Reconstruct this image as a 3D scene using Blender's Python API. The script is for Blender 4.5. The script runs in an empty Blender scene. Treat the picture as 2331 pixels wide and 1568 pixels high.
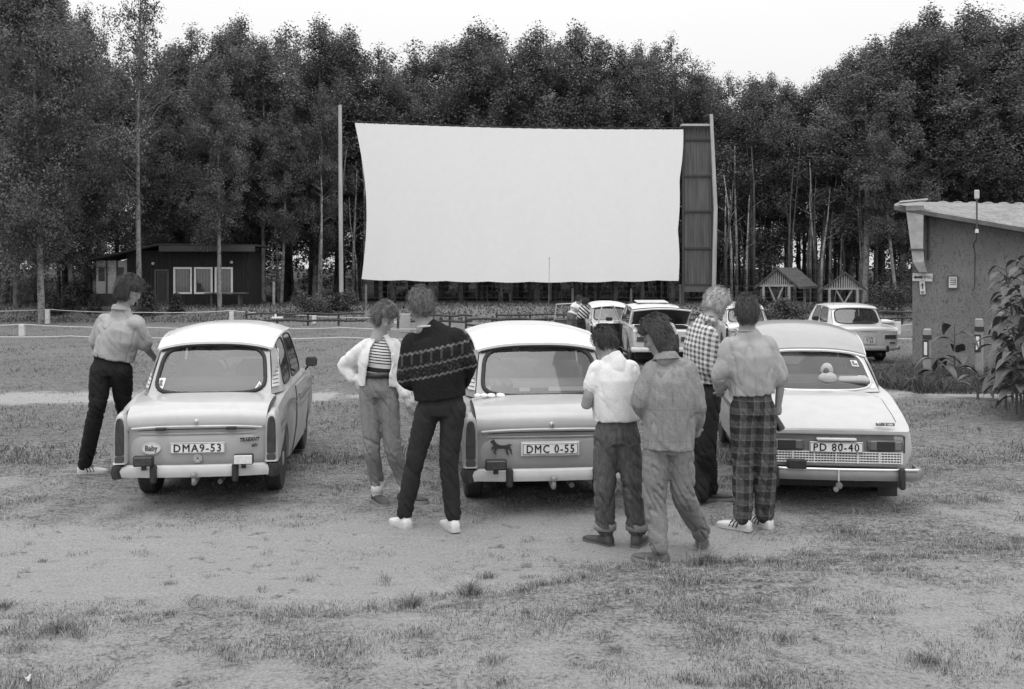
import bpy, bmesh, math, random
import numpy as np
from mathutils import Vector, Matrix, noise
R = math.radians
random.seed(7); rng = np.random.default_rng(7)
sc = bpy.context.scene
COL = sc.collection
F, YH, CX, H = 2200.0, 622.0, 1165.0, 1.96     # camera constants: focal length, eye line and eye height

def PT(px, py, Y):
    return Vector(((px-CX)*Y/F, Y, H-(py-YH)*Y/F))

def sst(a, b, x):
    t = min(1, max(0, (x-a)/(b-a))); return t*t*(3-2*t)

def edge_y(x):                                   # the edge of the grassy foreground bank
    return 5.85 + 0.10*x + 0.12*math.sin(x*1.3) + 0.07*math.sin(x*3.1+1) + (0.45*sst(-.3, .9, x)) + 0.5*sst(1.2,3.5,x)

def g(x, y):
    z = -0.018*max(0, min(y, 33)-9)
    z += 0.57*sst(47.5, 53, y)
    z += 2.4*sst(72, 125, y)
    if y < 12:
        z += 0.075*(1-sst(edge_y(x)-.42, edge_y(x)+.06, y))
        z -= 0.03*math.exp(-((y-6.9-.05*x)/.55)**2)
    return z

# ------------------------------------------------------------------ mesh builder
class M:
    def __init__(s): s.v = []; s.f = []
    def add(s, v, f):
        n = len(s.v); s.v += [tuple(p) for p in v]; s.f += [tuple(i+n for i in q) for q in f]; return s
    def merge(s, o): return s.add(o.v, o.f)
    def box(s, c, sz, rz=0, rx=0, ry=0, bev=0):
        hx, hy, hz = sz[0]/2, sz[1]/2, sz[2]/2
        rot = (Matrix.Rotation(rz, 3, 'Z') @ Matrix.Rotation(ry, 3, 'Y') @ Matrix.Rotation(rx, 3, 'X'))
        c = Vector(c)
        if bev <= 0:
            vs = [c+rot@Vector((a*hx, b*hy, d*hz)) for a in (-1, 1) for b in (-1, 1) for d in (-1, 1)]
            return s.add(vs, [(0, 1, 3, 2), (4, 6, 7, 5), (0, 4, 5, 1), (2, 3, 7, 6), (0, 2, 6, 4), (1, 5, 7, 3)])
        bev = min(bev, hx*.95, hy*.95, hz*.95)
        vs = []; idx = {}
        for a in (-1, 1):
            for b in (-1, 1):
                for d in (-1, 1):
                    for k in range(3):
                        h = [hx-bev, hy-bev, hz-bev]; h[k] += bev
                        idx[(a, b, d, k)] = len(vs)
                        vs.append(c+rot@Vector((a*h[0], b*h[1], d*h[2])))
        fs = []
        for k in range(3):
            i, j = [q for q in range(3) if q != k]
            for sg in (-1, 1):
                q = []
                for (p, r) in ((-1, -1), (1, -1), (1, 1), (-1, 1)):
                    t = [0, 0, 0]; t[k] = sg; t[i] = p; t[j] = r; q.append(idx[(*t, k)])
                fs.append(q)
            for p in (-1, 1):
                for r in (-1, 1):
                    t1 = [0, 0, 0]; t1[i] = p; t1[j] = r; t1[k] = -1; t2 = list(t1); t2[k] = 1
                    fs.append([idx[(*t1, i)], idx[(*t2, i)], idx[(*t2, j)], idx[(*t1, j)]])
        for a in (-1, 1):
            for b in (-1, 1):
                for d in (-1, 1): fs.append([idx[(a, b, d, k)] for k in range(3)])
        return s.add(vs, fs)
    def tube(s, pts, r, n=8, cap=True, closed=False):
        pts = [Vector(p) for p in pts]; m = len(pts)
        if not hasattr(r, '__len__'): r = [r]*m
        rings = []; up = Vector((0.13, 0.21, 0.97)).normalized(); px = None
        for i, p in enumerate(pts):
            if closed: t = pts[(i+1) % m]-pts[i-1]
            else: t = pts[min(i+1, m-1)]-pts[max(i-1, 0)]
            t = t.normalized() if t.length > 1e-9 else Vector((0, 0, 1))
            if px is None:
                px = t.cross(up)
                if px.length < .1: px = t.cross(Vector((1, 0, 0)))
            px = (px-t*px.dot(t)).normalized(); py = t.cross(px)
            rings.append([p+(px*math.cos(a)+py*math.sin(a))*r[i] for a in [2*math.pi*k/n for k in range(n)]])
        return s.loft(rings, cap=cap and not closed, loop=closed)
    def loft(s, rings, cap=True, loop=False):
        n = len(rings[0]); m = len(rings); vs = [p for rg in rings for p in rg]; fs = []
        for i in range(m if loop else m-1):
            a = i*n; b = ((i+1) % m)*n
            for k in range(n): fs.append((a+k, a+(k+1) % n, b+(k+1) % n, b+k))
        if cap and not loop: fs.append(tuple(range(n))[::-1]); fs.append(tuple((m-1)*n+k for k in range(n)))
        return s.add(vs, fs)
    def grid(s, fn, nu, nv):
        vs = [fn(i/nu, j/nv) for j in range(nv+1) for i in range(nu+1)]
        fs = [(j*(nu+1)+i, j*(nu+1)+i+1, (j+1)*(nu+1)+i+1, (j+1)*(nu+1)+i) for j in range(nv) for i in range(nu)]
        return s.add(vs, fs)
    def lathe(s, prof, c, axis='X', n=24):         # prof: (radius, offset along axis)
        c = Vector(c); rings = []
        for (r, o) in prof:
            rg = []
            for k in range(n):
                a = 2*math.pi*k/n; u, w = r*math.cos(a), r*math.sin(a)
                rg.append(c+Vector({'X': (o, u, w), 'Y': (u, o, w), 'Z': (u, w, o)}[axis]))
            rings.append(rg)
        return s.loft(rings, cap=True)
    def prism(s, poly, d, fn=None):               # 2D outline in x,z thickened along y by d
        n = len(poly)
        vs = [(x, 0, z) for x, z in poly]+[(x, d, z) for x, z in poly]
        if fn: vs = [fn(Vector(p)) for p in vs]
        fs = [tuple(range(n)), tuple(range(2*n-1, n-1, -1))]+[(i, i+n, (i+1) % n+n, (i+1) % n) for i in range(n)]
        return s.add(vs, fs)
    def sphere(s, c, r, nu=12, nv=8, rot=None):
        c = Vector(c); r = Vector(r) if hasattr(r, '__len__') else Vector((r, r, r)); rings = []
        for j in range(1, nv):
            t = math.pi*j/nv; rg = []
            for k in range(nu):
                a = 2*math.pi*k/nu
                p = Vector((math.sin(t)*math.cos(a)*r.x, math.sin(t)*math.sin(a)*r.y, math.cos(t)*r.z))
                rg.append(c+(rot@p if rot else p))
            rings.append(rg)
        a = Vector((0, 0, r.z)); n0 = len(s.v)
        s.loft(rings, cap=False)
        t = c+(rot@a if rot else a); b = c-(rot@a if rot else a); q = len(s.v)
        s.v += [tuple(t), tuple(b)]; last = n0+(nv-2)*nu
        for k in range(nu):
            s.f.append((q, n0+(k+1) % nu, n0+k)); s.f.append((q+1, last+k, last+(k+1) % nu))
        return s
    def xf(s, mtx): s.v = [tuple(mtx@Vector(p)) for p in s.v]; return s

def mesh_from(name, v, f, smooth=False, fix=True):
    me = bpy.data.meshes.new(name); me.from_pydata([tuple(p) for p in v], [], [list(q) for q in f])
    if fix:
        bm = bmesh.new(); bm.from_mesh(me); bmesh.ops.recalc_face_normals(bm, faces=bm.faces); bm.to_mesh(me); bm.free()
    if smooth:
        me.polygons.foreach_set('use_smooth', [True]*len(me.polygons))
        if smooth == 'auto':
            me.set_sharp_from_angle(angle=R(38))
    me.update(); return me

def tag(o, label=None, cat=None, group=None, kind=None):
    if label: o['label'] = label
    if cat: o['category'] = cat
    if group: o['group'] = group
    if kind: o['kind'] = kind
    return o

def obj(name, m, mat, parent=None, smooth=False, label=None, cat=None, group=None, kind=None, fix=True):
    me = mesh_from(name, m.v, m.f, smooth, fix) if isinstance(m, M) else m
    o = bpy.data.objects.new(name, me); COL.objects.link(o)
    if mat: me.materials.clear(); me.materials.append(mat)
    if parent: o.parent = parent
    return tag(o, label, cat, group, kind)

def thing(name, loc, label, cat, rz=0, group=None, scale=(1, 1, 1)):
    o = bpy.data.objects.new(name, None); COL.objects.link(o); o.empty_display_size = .2
    o.location = loc; o.rotation_euler = (0, 0, rz); o.scale = scale
    return tag(o, label, cat, group)

def rooted(name, m, mat, base, label, cat, group=None, smooth=False):   # single mesh thing with its origin at its base
    m.v = [tuple(Vector(p)-Vector(base)) for p in m.v]
    o = obj(name, m, mat, None, smooth, label, cat, group); o.location = base; return o

def text_m(txt, size, depth=.002, bold=.0, sx=1.0, sp=1.0):
    cu = bpy.data.curves.new('txt', 'FONT'); cu.body = txt; cu.size = size; cu.align_x = 'CENTER'; cu.align_y = 'CENTER'
    cu.extrude = depth; cu.offset = 0; cu.space_character = sp; cu.resolution_u = 3
    o = bpy.data.objects.new('txt', cu); COL.objects.link(o)
    dg = bpy.context.evaluated_depsgraph_get(); dg.update()
    me = o.evaluated_get(dg).to_mesh()
    m = M(); m.add([(v.co.x*sx, -v.co.z, v.co.y) for v in me.vertices], [tuple(p.vertices) for p in me.polygons])
    if bold:
        n0 = list(m.v), list(m.f); m2 = M()
        for dx, dz in ((-bold, 0), (bold, 0), (0, bold*.8), (0, -bold*.8)): m2.add([(x+dx, y-abs(dx)*.1, z+dz) for x, y, z in n0[0]], n0[1])
        m = m2
    bpy.data.objects.remove(o); bpy.data.curves.remove(cu)
    return m

# ------------------------------------------------------------------ materials (all neutral: the photograph is black and white)
class NT:
    def __init__(s, name):
        s.m = bpy.data.materials.new(name); s.m.use_nodes = True; s.t = s.m.node_tree; s.n = s.t.nodes; s.l = s.t.links
        s.b = s.n['Principled BSDF']; s.tc = None
    def coord(s, k='Object'):
        if not s.tc: s.tc = s.n.new('ShaderNodeTexCoord')
        return s.tc.outputs[k]
    def put(s, sock, v):
        if v is None: return
        if isinstance(v, (int, float)): sock.default_value = v
        elif isinstance(v, tuple): sock.default_value = v
        else: s.l.new(v, sock)
    def math(s, op, a, b=None, c=None, clamp=False):
        n = s.n.new('ShaderNodeMath'); n.operation = op; n.use_clamp = clamp
        for i, v in enumerate((a, b, c)): s.put(n.inputs[i], v)
        return n.outputs[0]
    def noise(s, scale, detail=4, rough=.55, vec=None, stretch=None, dist=0):
        n = s.n.new('ShaderNodeTexNoise'); n.inputs['Scale'].default_value = scale; n.inputs['Detail'].default_value = detail
        n.inputs['Roughness'].default_value = rough; n.inputs['Distortion'].default_value = dist
        v = vec or s.coord()
        if stretch:
            mp = s.n.new('ShaderNodeMapping'); mp.inputs['Scale'].default_value = stretch; s.l.new(v, mp.inputs[0]); v = mp.outputs[0]
        s.l.new(v, n.inputs['Vector']); return n.outputs[0]
    def ramp(s, v, a, b, lo=0.0, hi=1.0):
        n = s.n.new('ShaderNodeMapRange'); n.inputs[1].default_value = a; n.inputs[2].default_value = b
        s.put(n.inputs[3], lo); s.put(n.inputs[4], hi); s.l.new(v, n.inputs[0]); return n.outputs[0]
    def mix(s, f, a, b):                       # scalar mix
        n = s.n.new('ShaderNodeMix'); s.put(n.inputs[0], f); s.put(n.inputs[2], a); s.put(n.inputs[3], b); return n.outputs[0]
    def xyz(s, v=None):
        n = s.n.new('ShaderNodeSeparateXYZ'); s.l.new(v or s.coord(), n.inputs[0]); return n.outputs
    def grey(s, v, sock=None):
        n = s.n.new('ShaderNodeCombineColor')
        for i in range(3): s.put(n.inputs[i], v)
        s.l.new(n.outputs[0], sock or s.b.inputs['Base Color'])
    def bump(s, h, dist=.01, strength=.6):
        n = s.n.new('ShaderNodeBump'); n.inputs['Distance'].default_value = dist; n.inputs['Strength'].default_value = strength
        s.l.new(h, n.inputs['Height']); s.l.new(n.outputs[0], s.b.inputs['Normal'])
    def attr(s, name):
        n = s.n.new('ShaderNodeAttribute'); n.attribute_name = name; return n.outputs['Fac']
    def set(s, rough=.6, metal=0, spec=None, coat=None):
        s.b.inputs['Roughness'].default_value = rough; s.b.inputs['Metallic'].default_value = metal
        if spec is not None: s.b.inputs['Specular IOR Level'].default_value = spec
        if coat: s.b.inputs['Coat Weight'].default_value = coat; s.b.inputs['Coat Roughness'].default_value = .07
        return s

_mc = {}
def gm(v, rough=.6, var=.15, scale=6, metal=0, bump=0, bs=40, coat=None, spec=None, name=None, stretch=None):
    """grey material whose albedo wanders by var, with optional fine bump"""
    key = (v, rough, var, scale, metal, bump, bs, coat, spec, stretch)
    if key in _mc: return _mc[key]
    t = NT(name or 'grey'); t.set(rough, metal, spec, coat)
    n1 = t.noise(scale, 5, .6, stretch=stretch)
    t.grey(t.ramp(n1, .3, .7, v*(1-var), v*(1+var)))
    if bump: t.bump(t.noise(bs, 3, stretch=stretch), bump, .7)
    _mc[key] = t.m; return t.m

def paint(v, dirt=.1):
    t = NT('car_paint'); t.set(.32, 0, .5, .6)
    x, y, z = t.xyz()
    d = t.noise(3, 6, .65); low = t.ramp(z, .2, .75, .32, 0.0)
    dd = t.math('MULTIPLY', t.ramp(d, .35, .7, .3, 1.2), low)
    base = t.ramp(t.noise(9, 4), .3, .7, v*(1-.05-dirt*.3), v*1.03)
    t.grey(t.mix(dd, base, v*.55)); t.put(t.b.inputs['Roughness'], t.ramp(d, .3, .7, .26, .5))
    t.bump(t.noise(5, 2), .004, .25)
    return t.m

def glass_mat(tr=.70, refl=.04):
    t = NT('glass'); n = t.n; n.remove(t.b)
    tb = n.new('ShaderNodeBsdfTransparent'); tb.inputs[0].default_value = (tr, tr, tr, 1)
    gl = n.new('ShaderNodeBsdfGlossy'); gl.inputs['Roughness'].default_value = .04; gl.inputs[0].default_value = (.9, .9, .9, 1)
    lw = n.new('ShaderNodeFresnel'); lw.inputs[0].default_value = 1.5
    f = t.math('ADD', lw.outputs[0], refl, clamp=True)
    ms = n.new('ShaderNodeMixShader'); t.l.new(f, ms.inputs[0]); t.l.new(tb.outputs[0], ms.inputs[1]); t.l.new(gl.outputs[0], ms.inputs[2])
    df = n.new('ShaderNodeBsdfDiffuse'); df.inputs[0].default_value = (.5, .5, .5, 1)       # dust film
    m2 = n.new('ShaderNodeMixShader'); t.l.new(t.ramp(t.noise(4, 4), .3, .75, .02, .06), m2.inputs[0]); t.l.new(ms.outputs[0], m2.inputs[1]); t.l.new(df.outputs[0], m2.inputs[2])
    t.l.new(m2.outputs[0], n['Material Output'].inputs[0]); return t.m

BLACK = gm(.02, .5, .3, 12); RUBBER = gm(.028, .75, .3, 30, bump=.002, bs=80); CHROME = gm(.55, .25, .12, 8, metal=.9)
WHITE = gm(.78, .5, .06, 5); ALU = gm(.5, .4, .15, 8, metal=.6); GLASS = glass_mat()
SKIN = gm(.25, .55, .10, 14, bump=.0015, bs=60); LIP = gm(.18, .5, .1); EYE = gm(.04, .3, .1)

# ------------------------------------------------------------------ world, sun, camera
w = bpy.data.worlds.new('World'); sc.world = w; w.use_nodes = True
wn, wl = w.node_tree.nodes, w.node_tree.links
sky = wn.new('ShaderNodeTexSky'); sky.sky_type = 'NISHITA'; sky.sun_disc = False
sky.sun_elevation = R(72); sky.sun_rotation = R(200); sky.dust_density = 4; sky.air_density = 1.2; sky.ozone_density = 1
bw = wn.new('ShaderNodeRGBToBW'); wl.new(sky.outputs[0], bw.inputs[0])
mx = wn.new('ShaderNodeMix'); mx.inputs[0].default_value = .80; wl.new(bw.outputs[0], mx.inputs[2]); 
wt = wn.new('ShaderNodeTexCoord'); wx_ = wn.new('ShaderNodeSeparateXYZ'); wl.new(wt.outputs['Generated'], wx_.inputs[0])
wr = wn.new('ShaderNodeMapRange'); wl.new(wx_.outputs[2], wr.inputs[0]); wr.inputs[1].default_value = .1; wr.inputs[2].default_value = 1; wr.inputs[3].default_value = 7.3; wr.inputs[4].default_value = 17   # cloud cover: brighter overhead
wl.new(wr.outputs[0], mx.inputs[3])
cb = wn.new('ShaderNodeCombineColor')
for i in range(3): wl.new(mx.outputs[0], cb.inputs[i])
bg = wn['Background']; wl.new(cb.outputs[0], bg.inputs[0]); bg.inputs[1].default_value = .1
sun = bpy.data.lights.new('sun', 'SUN'); sun.energy = .8; sun.angle = R(50); so = bpy.data.objects.new('sun', sun); COL.objects.link(so)
az, el = R(200), R(72)       # sun behind the camera, high and veiled by cloud
d = Vector((math.sin(az)*math.cos(el), math.cos(az)*math.cos(el), math.sin(el)))
so.rotation_euler = (-d).to_track_quat('-Z', 'Y').to_euler(); so.location = d*60
cam = bpy.data.cameras.new('camera'); co = bpy.data.objects.new('camera', cam); COL.objects.link(co)
co.location = (0, 0, H); co.rotation_euler = (R(90), 0, 0)
cam.sensor_width = 36; cam.lens = 36*F/2330; cam.shift_y = -(784-YH)/2330; cam.clip_end = 2000; cam.clip_start = .1
sc.camera = co
sc.view_settings.view_transform = 'Standard'; sc.view_settings.look = 'None'; sc.view_settings.exposure = .36; sc.view_settings.gamma = 1
cyc = sc.cycles; cyc.max_bounces = 7; cyc.transparent_max_bounces = 12; cyc.diffuse_bounces = 3

# ------------------------------------------------------------------ ground
def sandness(x, y):
    n = noise.fractal(Vector((x*.55, y*.55, 3.1)), .9, 2, 4)
    n2 = noise.fractal(Vector((x*.12, y*.2, 9.1)), .9, 2, 3)
    s = 0
    e = edge_y(x)
    near = sst(e-.15, e+.2, y)*(1-sst(7.3, 8.5, y-.10*x+.6*n))
    right = 1-sst(1.3, 2.9, x+1.2*n+.25*(y-7))
    s = max(s, near*(right*.95+.05))
    s = max(s, math.exp(-((y-16.6-.05*x)/1.1)**2)*(.9 if x < -3 else .55))       # far worn strip
    s = max(s, math.exp(-((y-8.3+.12*(x-5))/.5)**2)*.5*sst(3, 4.2, x))
    s = max(s, .42*(1-sst(8, 11, y)) if y > e else s)
    if y < e: s = max(s, .50+.12*n)
    s += (.42 if y > e+.1 else .20)*n*(1 if y < 14 else .5)+.2*n2*(1 if y > e else .5)
    return min(1, max(0, s))
xs = sorted(set([round(-9+.1*i, 3) for i in range(181)]+[s*(9+.5*1.14**i*i) for i in range(1, 26) for s in (-1, 1)]))
ys = [-25, -15, -8, -3, 0, 2, 3.4]; y_ = 4.0
while y_ < 480: ys.append(y_); y_ += .07 if y_ < 9.5 else (.02*(y_-6)+.03)
gv = []; sand = []
for yy in ys:
    for xx in xs:
        z = g(xx, yy)
        if 3 < yy < 14 and abs(xx) < 9.2:
            z += .018*noise.noise(Vector((xx*2.2, yy*2.8, 0)))+.009*noise.noise(Vector((xx*7, yy*9, 4)))
            if abs(yy-6.6-.05*xx) < .9: z += .006*math.sin(yy*42+xx*1.2+2*noise.noise(Vector((xx, yy, 7))))    # wheel ruts
        gv.append((xx, yy, z)); sand.append(sandness(xx, yy))
nx = len(xs)
gf = [(j*nx+i, j*nx+i+1, (j+1)*nx+i+1, (j+1)*nx+i) for j in range(len(ys)-1) for i in range(nx-1)]
gme = mesh_from('ground', gv, gf, True, fix=False)
at = gme.attributes.new('sand', 'FLOAT', 'POINT'); at.data.foreach_set('value', sand)
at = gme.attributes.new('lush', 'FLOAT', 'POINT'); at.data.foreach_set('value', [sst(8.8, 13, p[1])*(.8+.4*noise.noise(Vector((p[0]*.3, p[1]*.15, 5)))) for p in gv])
at = gme.attributes.new('litter', 'FLOAT', 'POINT'); at.data.foreach_set('value', [sst(56, 60, p[1]) for p in gv])  # forest floor: leaf litter tone, with the shade under the trees painted in
t = NT('ground'); t.set(.95, 0, .1)
vec = t.coord()
sa = t.attr('sand'); n_mid = t.noise(2.6, 8, .68); n_fine = t.noise(38, 6, .7); n_f2 = t.noise(130, 3, .7); n_big = t.noise(.35, 4)
k = t.math('ADD', sa, t.math('MULTIPLY', t.math('SUBTRACT', n_mid, .5), 1.5))
k = t.math('ADD', k, t.math('MULTIPLY', t.math('SUBTRACT', n_fine, .5), 1.0))
spot = t.ramp(t.noise(5.5, 4, .6, stretch=(1, 1.2, 1), dist=.5), .615, .66)
mask = t.math('MULTIPLY', t.ramp(k, .30, .66), t.math('SUBTRACT', 1.0, t.math('MULTIPLY', spot, .85)))
nst = t.noise(6, 5, .6, stretch=(.35, 3.0, 1))
n_g = t.noise(55, 5, .8, stretch=(1, 1.3, 1)); sandc = t.math('ADD', t.math('ADD', t.ramp(n_f2, .25, .75, .33, .48), t.ramp(n_g, .33, .67, -.13, .13)), t.ramp(nst, .3, .7, -.022, .03))
n_m2 = t.noise(9, 6, .72, stretch=(1, 1.8, 1)); grc = t.math('ADD', t.ramp(n_fine, .32, .68, .06, .44), t.ramp(n_m2, .36, .64, -.10, .13))
grc = t.math('ADD', grc, t.ramp(n_f2, .3, .7, -.07, .09)); grc = t.math('MAXIMUM', grc, .025); grc = t.math('MULTIPLY', grc, t.mix(t.attr('lush'), .95, .62)); grc = t.math('MULTIPLY', grc, t.mix(t.attr('litter'), 1.0, .32))  # last factor: litter tone and painted tree shade darken the forest floor
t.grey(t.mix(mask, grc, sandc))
t.bump(t.math('ADD', t.math('MULTIPLY', n_fine, .8), t.math('MULTIPLY', n_f2, .35)), .045, 1.0)
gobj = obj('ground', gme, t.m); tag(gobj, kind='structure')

# grass blades, one object nobody could count
def blades(name, n, xr, yr, hgt, wid, dens, sh=(.05, .34), ypow=1.0, extra=()):
    pos = list(extra); tries = 0
    X = rng.uniform(-1, 1, n*6); U = rng.uniform(0, 1, n*6); K = rng.uniform(0, 1, n*6)
    y0, y1 = yr
    for i in range(n*6):
        y = y0+(y1-y0)*U[i]**ypow; hw = y*.56+.5
        x = X[i]*hw
        if not (xr[0] < x < xr[1]): continue
        d_, hh = dens(x, y)
        if K[i] < d_: pos.append((x, y, g(x, y), hh))
        if len(pos) >= n+len(extra): break
    P_ = np.array(pos); N_ = len(P_)
    a = rng.uniform(0, 2*np.pi, N_); hh = P_[:, 3]*rng.uniform(.35, 1.15, N_)*hgt
    lean = rng.uniform(.15, 2.0, N_)**1.2*hh; la = rng.uniform(0, 2*np.pi, N_)
    wd = wid*rng.uniform(.6, 1.4, N_)*(1+.05*P_[:, 1])
    dx, dy = np.cos(a)*wd, np.sin(a)*wd
    B = P_[:, :3]
    V = np.zeros((N_, 5, 3))
    V[:, 0] = B-np.stack([dx, dy, .01+0*dx], 1); V[:, 1] = B+np.stack([dx, dy, -.01+0*dx], 1)
    mid = B+np.stack([np.cos(la)*lean*.35, np.sin(la)*lean*.35, hh*.6], 1)
    V[:, 2] = mid+np.stack([dx, dy, 0*dx], 1)*.75; V[:, 3] = mid-np.stack([dx, dy, 0*dx], 1)*.75
    V[:, 4] = B+np.stack([np.cos(la)*lean, np.sin(la)*lean, hh*(1-.25*rng.uniform(0, 1, N_))], 1)
    me = bpy.data.meshes.new(name)
    i0 = np.arange(N_)*5
    quads = np.stack([i0, i0+1, i0+2, i0+3], 1).ravel(); tris = np.stack([i0+3, i0+2, i0+4], 1).ravel()
    me.vertices.add(N_*5); me.vertices.foreach_set('co', V.ravel())
    me.loops.add(N_*7); me.polygons.add(N_*2)
    me.loops.foreach_set('vertex_index', np.concatenate([quads, tris]).astype(np.int32))
    ls = np.concatenate([np.arange(N_)*4, N_*4+np.arange(N_)*3]).astype(np.int32)
    me.polygons.foreach_set('loop_start', ls)
    me.update(calc_edges=True); me.validate()
    at = me.attributes.new('shade', 'FLOAT', 'POINT')
    s_ = rng.uniform(0, 1, N_)**1.5*(sh[1]-sh[0])+sh[0]
    at.data.foreach_set('value', np.repeat(s_, 5))
    o = bpy.data.objects.new(name, me); COL.objects.link(o)
    t = NT('grass_blade'); t.set(.8, 0, .2); t.grey(t.attr('shade')); me.materials.append(t.m)
    return o
def dens_near(x, y):
    s = sandness(x, y); c = noise.fractal(Vector((x*1.5, y*1.5, 20)), .8, 2, 3)
    tuft = noise.noise(Vector((x*5.5, y*5.5, 31)))
    d = (1-s)**1.1*.34*max(.25, 1+2.2*c)
    e = edge_y(x)
    if tuft > .38: d += .5*(1-s*.6) if y < e+.5 or x > 1.6 else .18
    if abs(y-e) < .22: d += .25
    return d, .30+.9*max(0, tuft)+.35*max(0, c)
tufts = []
for px, py, r_, n_, h_ in ((1480, 1292, .16, 500, 1.9), (1610, 1272, .17, 700, 2.6), (1685, 1272, .12, 350, 1.8), (1070, 1345, .09, 420, 2.6), (935, 1370, .14, 450, 1.8), (1225, 1345, .10, 220, 1.6), (1110, 1305, .12, 220, 1.2), (1275, 1283, .12, 160, .8), (130, 1460, .22, 700, 1.9),
                           (12, 1375, .07, 160, 1.8), (1330, 1330, .3, 500, 1.0), (1780, 1480, .14, 260, 2.0), (2110, 1530, .2, 500, 1.2), (1920, 1200, .4, 800, 1.2), (2290, 1250, .3, 700, 1.4), (1200, 1420, .4, 700, .9), (620, 1440, .5, 900, .9), (1600, 1400, .5, 900, .9), (385, 1320, .07, 90, .6), (700, 1310, .06, 60, .6), (95, 1262, .08, 80, .6)):
    Y_ = F*(H-.02)/(py-YH); X_ = (px-CX)*Y_/F
    for q in range(n_):
        a_ = random.uniform(0, 6.283); q_ = abs(random.gauss(0, .5))*r_; x, y = X_+math.cos(a_)*q_, Y_+math.sin(a_)*q_*.8; tufts.append((x, y, g(x, y), h_*(1.1-.4*min(1, q_/r_))))
o = blades('grass', 230000, (-9, 9), (4.0, 10.5), .040, .0010, dens_near, (.05, .52), 1.15, tufts)
tag(o, 'short dry grass and straw scattered over the sandy ground', 'grass', kind='stuff')
def dens_mid(x, y):
    s = sandness(x, y); c = noise.fractal(Vector((x*.7, y*.7, 20)), .8, 2, 3)
    return (1-s)*.5*max(.05, 1+3.0*c), .45+.8*max(0, c)
o = blades('meadow_grass', 60000, (-22, 22), (10, 46), .085, .0028, dens_mid, (.07, .30), 1.4)
tag(o, 'low meadow grass covering the field behind the parked cars', 'grass', kind='stuff')
def dens_bank(x, y): return .9, .7+.5*noise.noise(Vector((x*.4, y, 2)))
o = blades('bank_grass', 26000, (-32, 32), (47, 60), .22, .008, dens_bank, (.07, .16))
tag(o, 'longer unmown grass on the bank beneath the cinema screen', 'grass', kind='stuff')
def dens_wall(x, y): return (.95, 1) if x > 6.4+.25*math.sin(y*2.3)+(21-y)*.1 else (0, 0)
o = blades('tall_grass', 16000, (6.2, 14), (16.8, 21.2), .30, .003, dens_wall, (.04, .17))
tag(o, 'tall dark unmown grass along the foot of the rendered building', 'grass', kind='stuff')
# ------------------------------------------------------------------ birch forest
LEAF = None
def leaf_mat():
    t = NT('leaf'); t.set(.7, 0, .3); s = t.attr('shade'); t.grey(s)
    n = t.n; tr = n.new('ShaderNodeBsdfTranslucent'); ms = n.new('ShaderNodeMixShader'); ms.inputs[0].default_value = .25
    t.grey(t.math('MULTIPLY', s, 1.0), tr.inputs[0])
    t.l.new(t.b.outputs[0], ms.inputs[1]); t.l.new(tr.outputs[0], ms.inputs[2]); t.l.new(ms.outputs[0], n['Material Output'].inputs[0]); return t.m
LEAF = leaf_mat()
def birch_bark(lo, hi, cut=.5):
    t = NT('birch_bark'); t.set(.8); a = t.noise(5, 5, .7, stretch=(1, 1, .6)); b = t.noise(9, 3, .6, stretch=(.7, .7, 4))
    k = t.ramp(t.math('MULTIPLY', a, b), cut*.42, cut*.62); t.grey(t.mix(k, hi, lo)); t.bump(a, .02); return t.m
BARK = birch_bark(.04, .27, .55); BARKD = birch_bark(.03, .12, .5)

def leaf_mesh(name, centers, nper, spread, size, lo=.04, hi=.13, droop=.5, seed=1):
    r = np.random.default_rng(seed); C = np.array(centers); n = len(C)*nper
    base = np.repeat(C, nper, 0)
    off = r.normal(0, 1, (n, 3)); off /= np.linalg.norm(off, axis=1)[:, None]; off *= (r.uniform(0, 1, n)**.45)[:, None]*np.array([spread, spread, spread*.8])*1.5*np.repeat(r.uniform(.6, 1.3, len(C)), nper)[:, None]
    P_ = base+off; P_[:, 2] -= droop*np.hypot(off[:, 0], off[:, 1])*1.3
    s = size*r.uniform(.55, 1.35, n)
    # rhombic leaves whose faces lean up and outward, so each clump catches the sky on top
    nn_ = off/np.maximum(np.linalg.norm(off, axis=1), 1e-6)[:, None]*.55+r.normal(0, .55, (n, 3)); nn_[:, 2] += .75; nn_ /= np.linalg.norm(nn_, axis=1)[:, None]
    d = r.normal(0, 1, (n, 3)); d[:, 2] -= .8; d -= nn_*np.sum(d*nn_, axis=1)[:, None]; d /= np.linalg.norm(d, axis=1)[:, None]
    e = np.cross(d, nn_)
    V = np.stack([P_-d*s[:, None]*.6, P_+e*s[:, None]*.38, P_+d*s[:, None]*.6, P_-e*s[:, None]*.38], 1)
    me = bpy.data.meshes.new(name); me.vertices.add(n*4); me.vertices.foreach_set('co', V.ravel())
    me.loops.add(n*4); me.polygons.add(n); me.loops.foreach_set('vertex_index', np.arange(n*4, dtype=np.int32))
    me.polygons.foreach_set('loop_start', (np.arange(n)*4).astype(np.int32)); me.update(calc_edges=True)
    sh = np.repeat(r.uniform(lo, hi, len(C)), nper)*r.uniform(.8, 1.2, n)
    at = me.attributes.new('shade', 'FLOAT', 'POINT'); at.data.foreach_set('value', np.repeat(sh, 4)); me.materials.append(LEAF)
    return me

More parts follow.
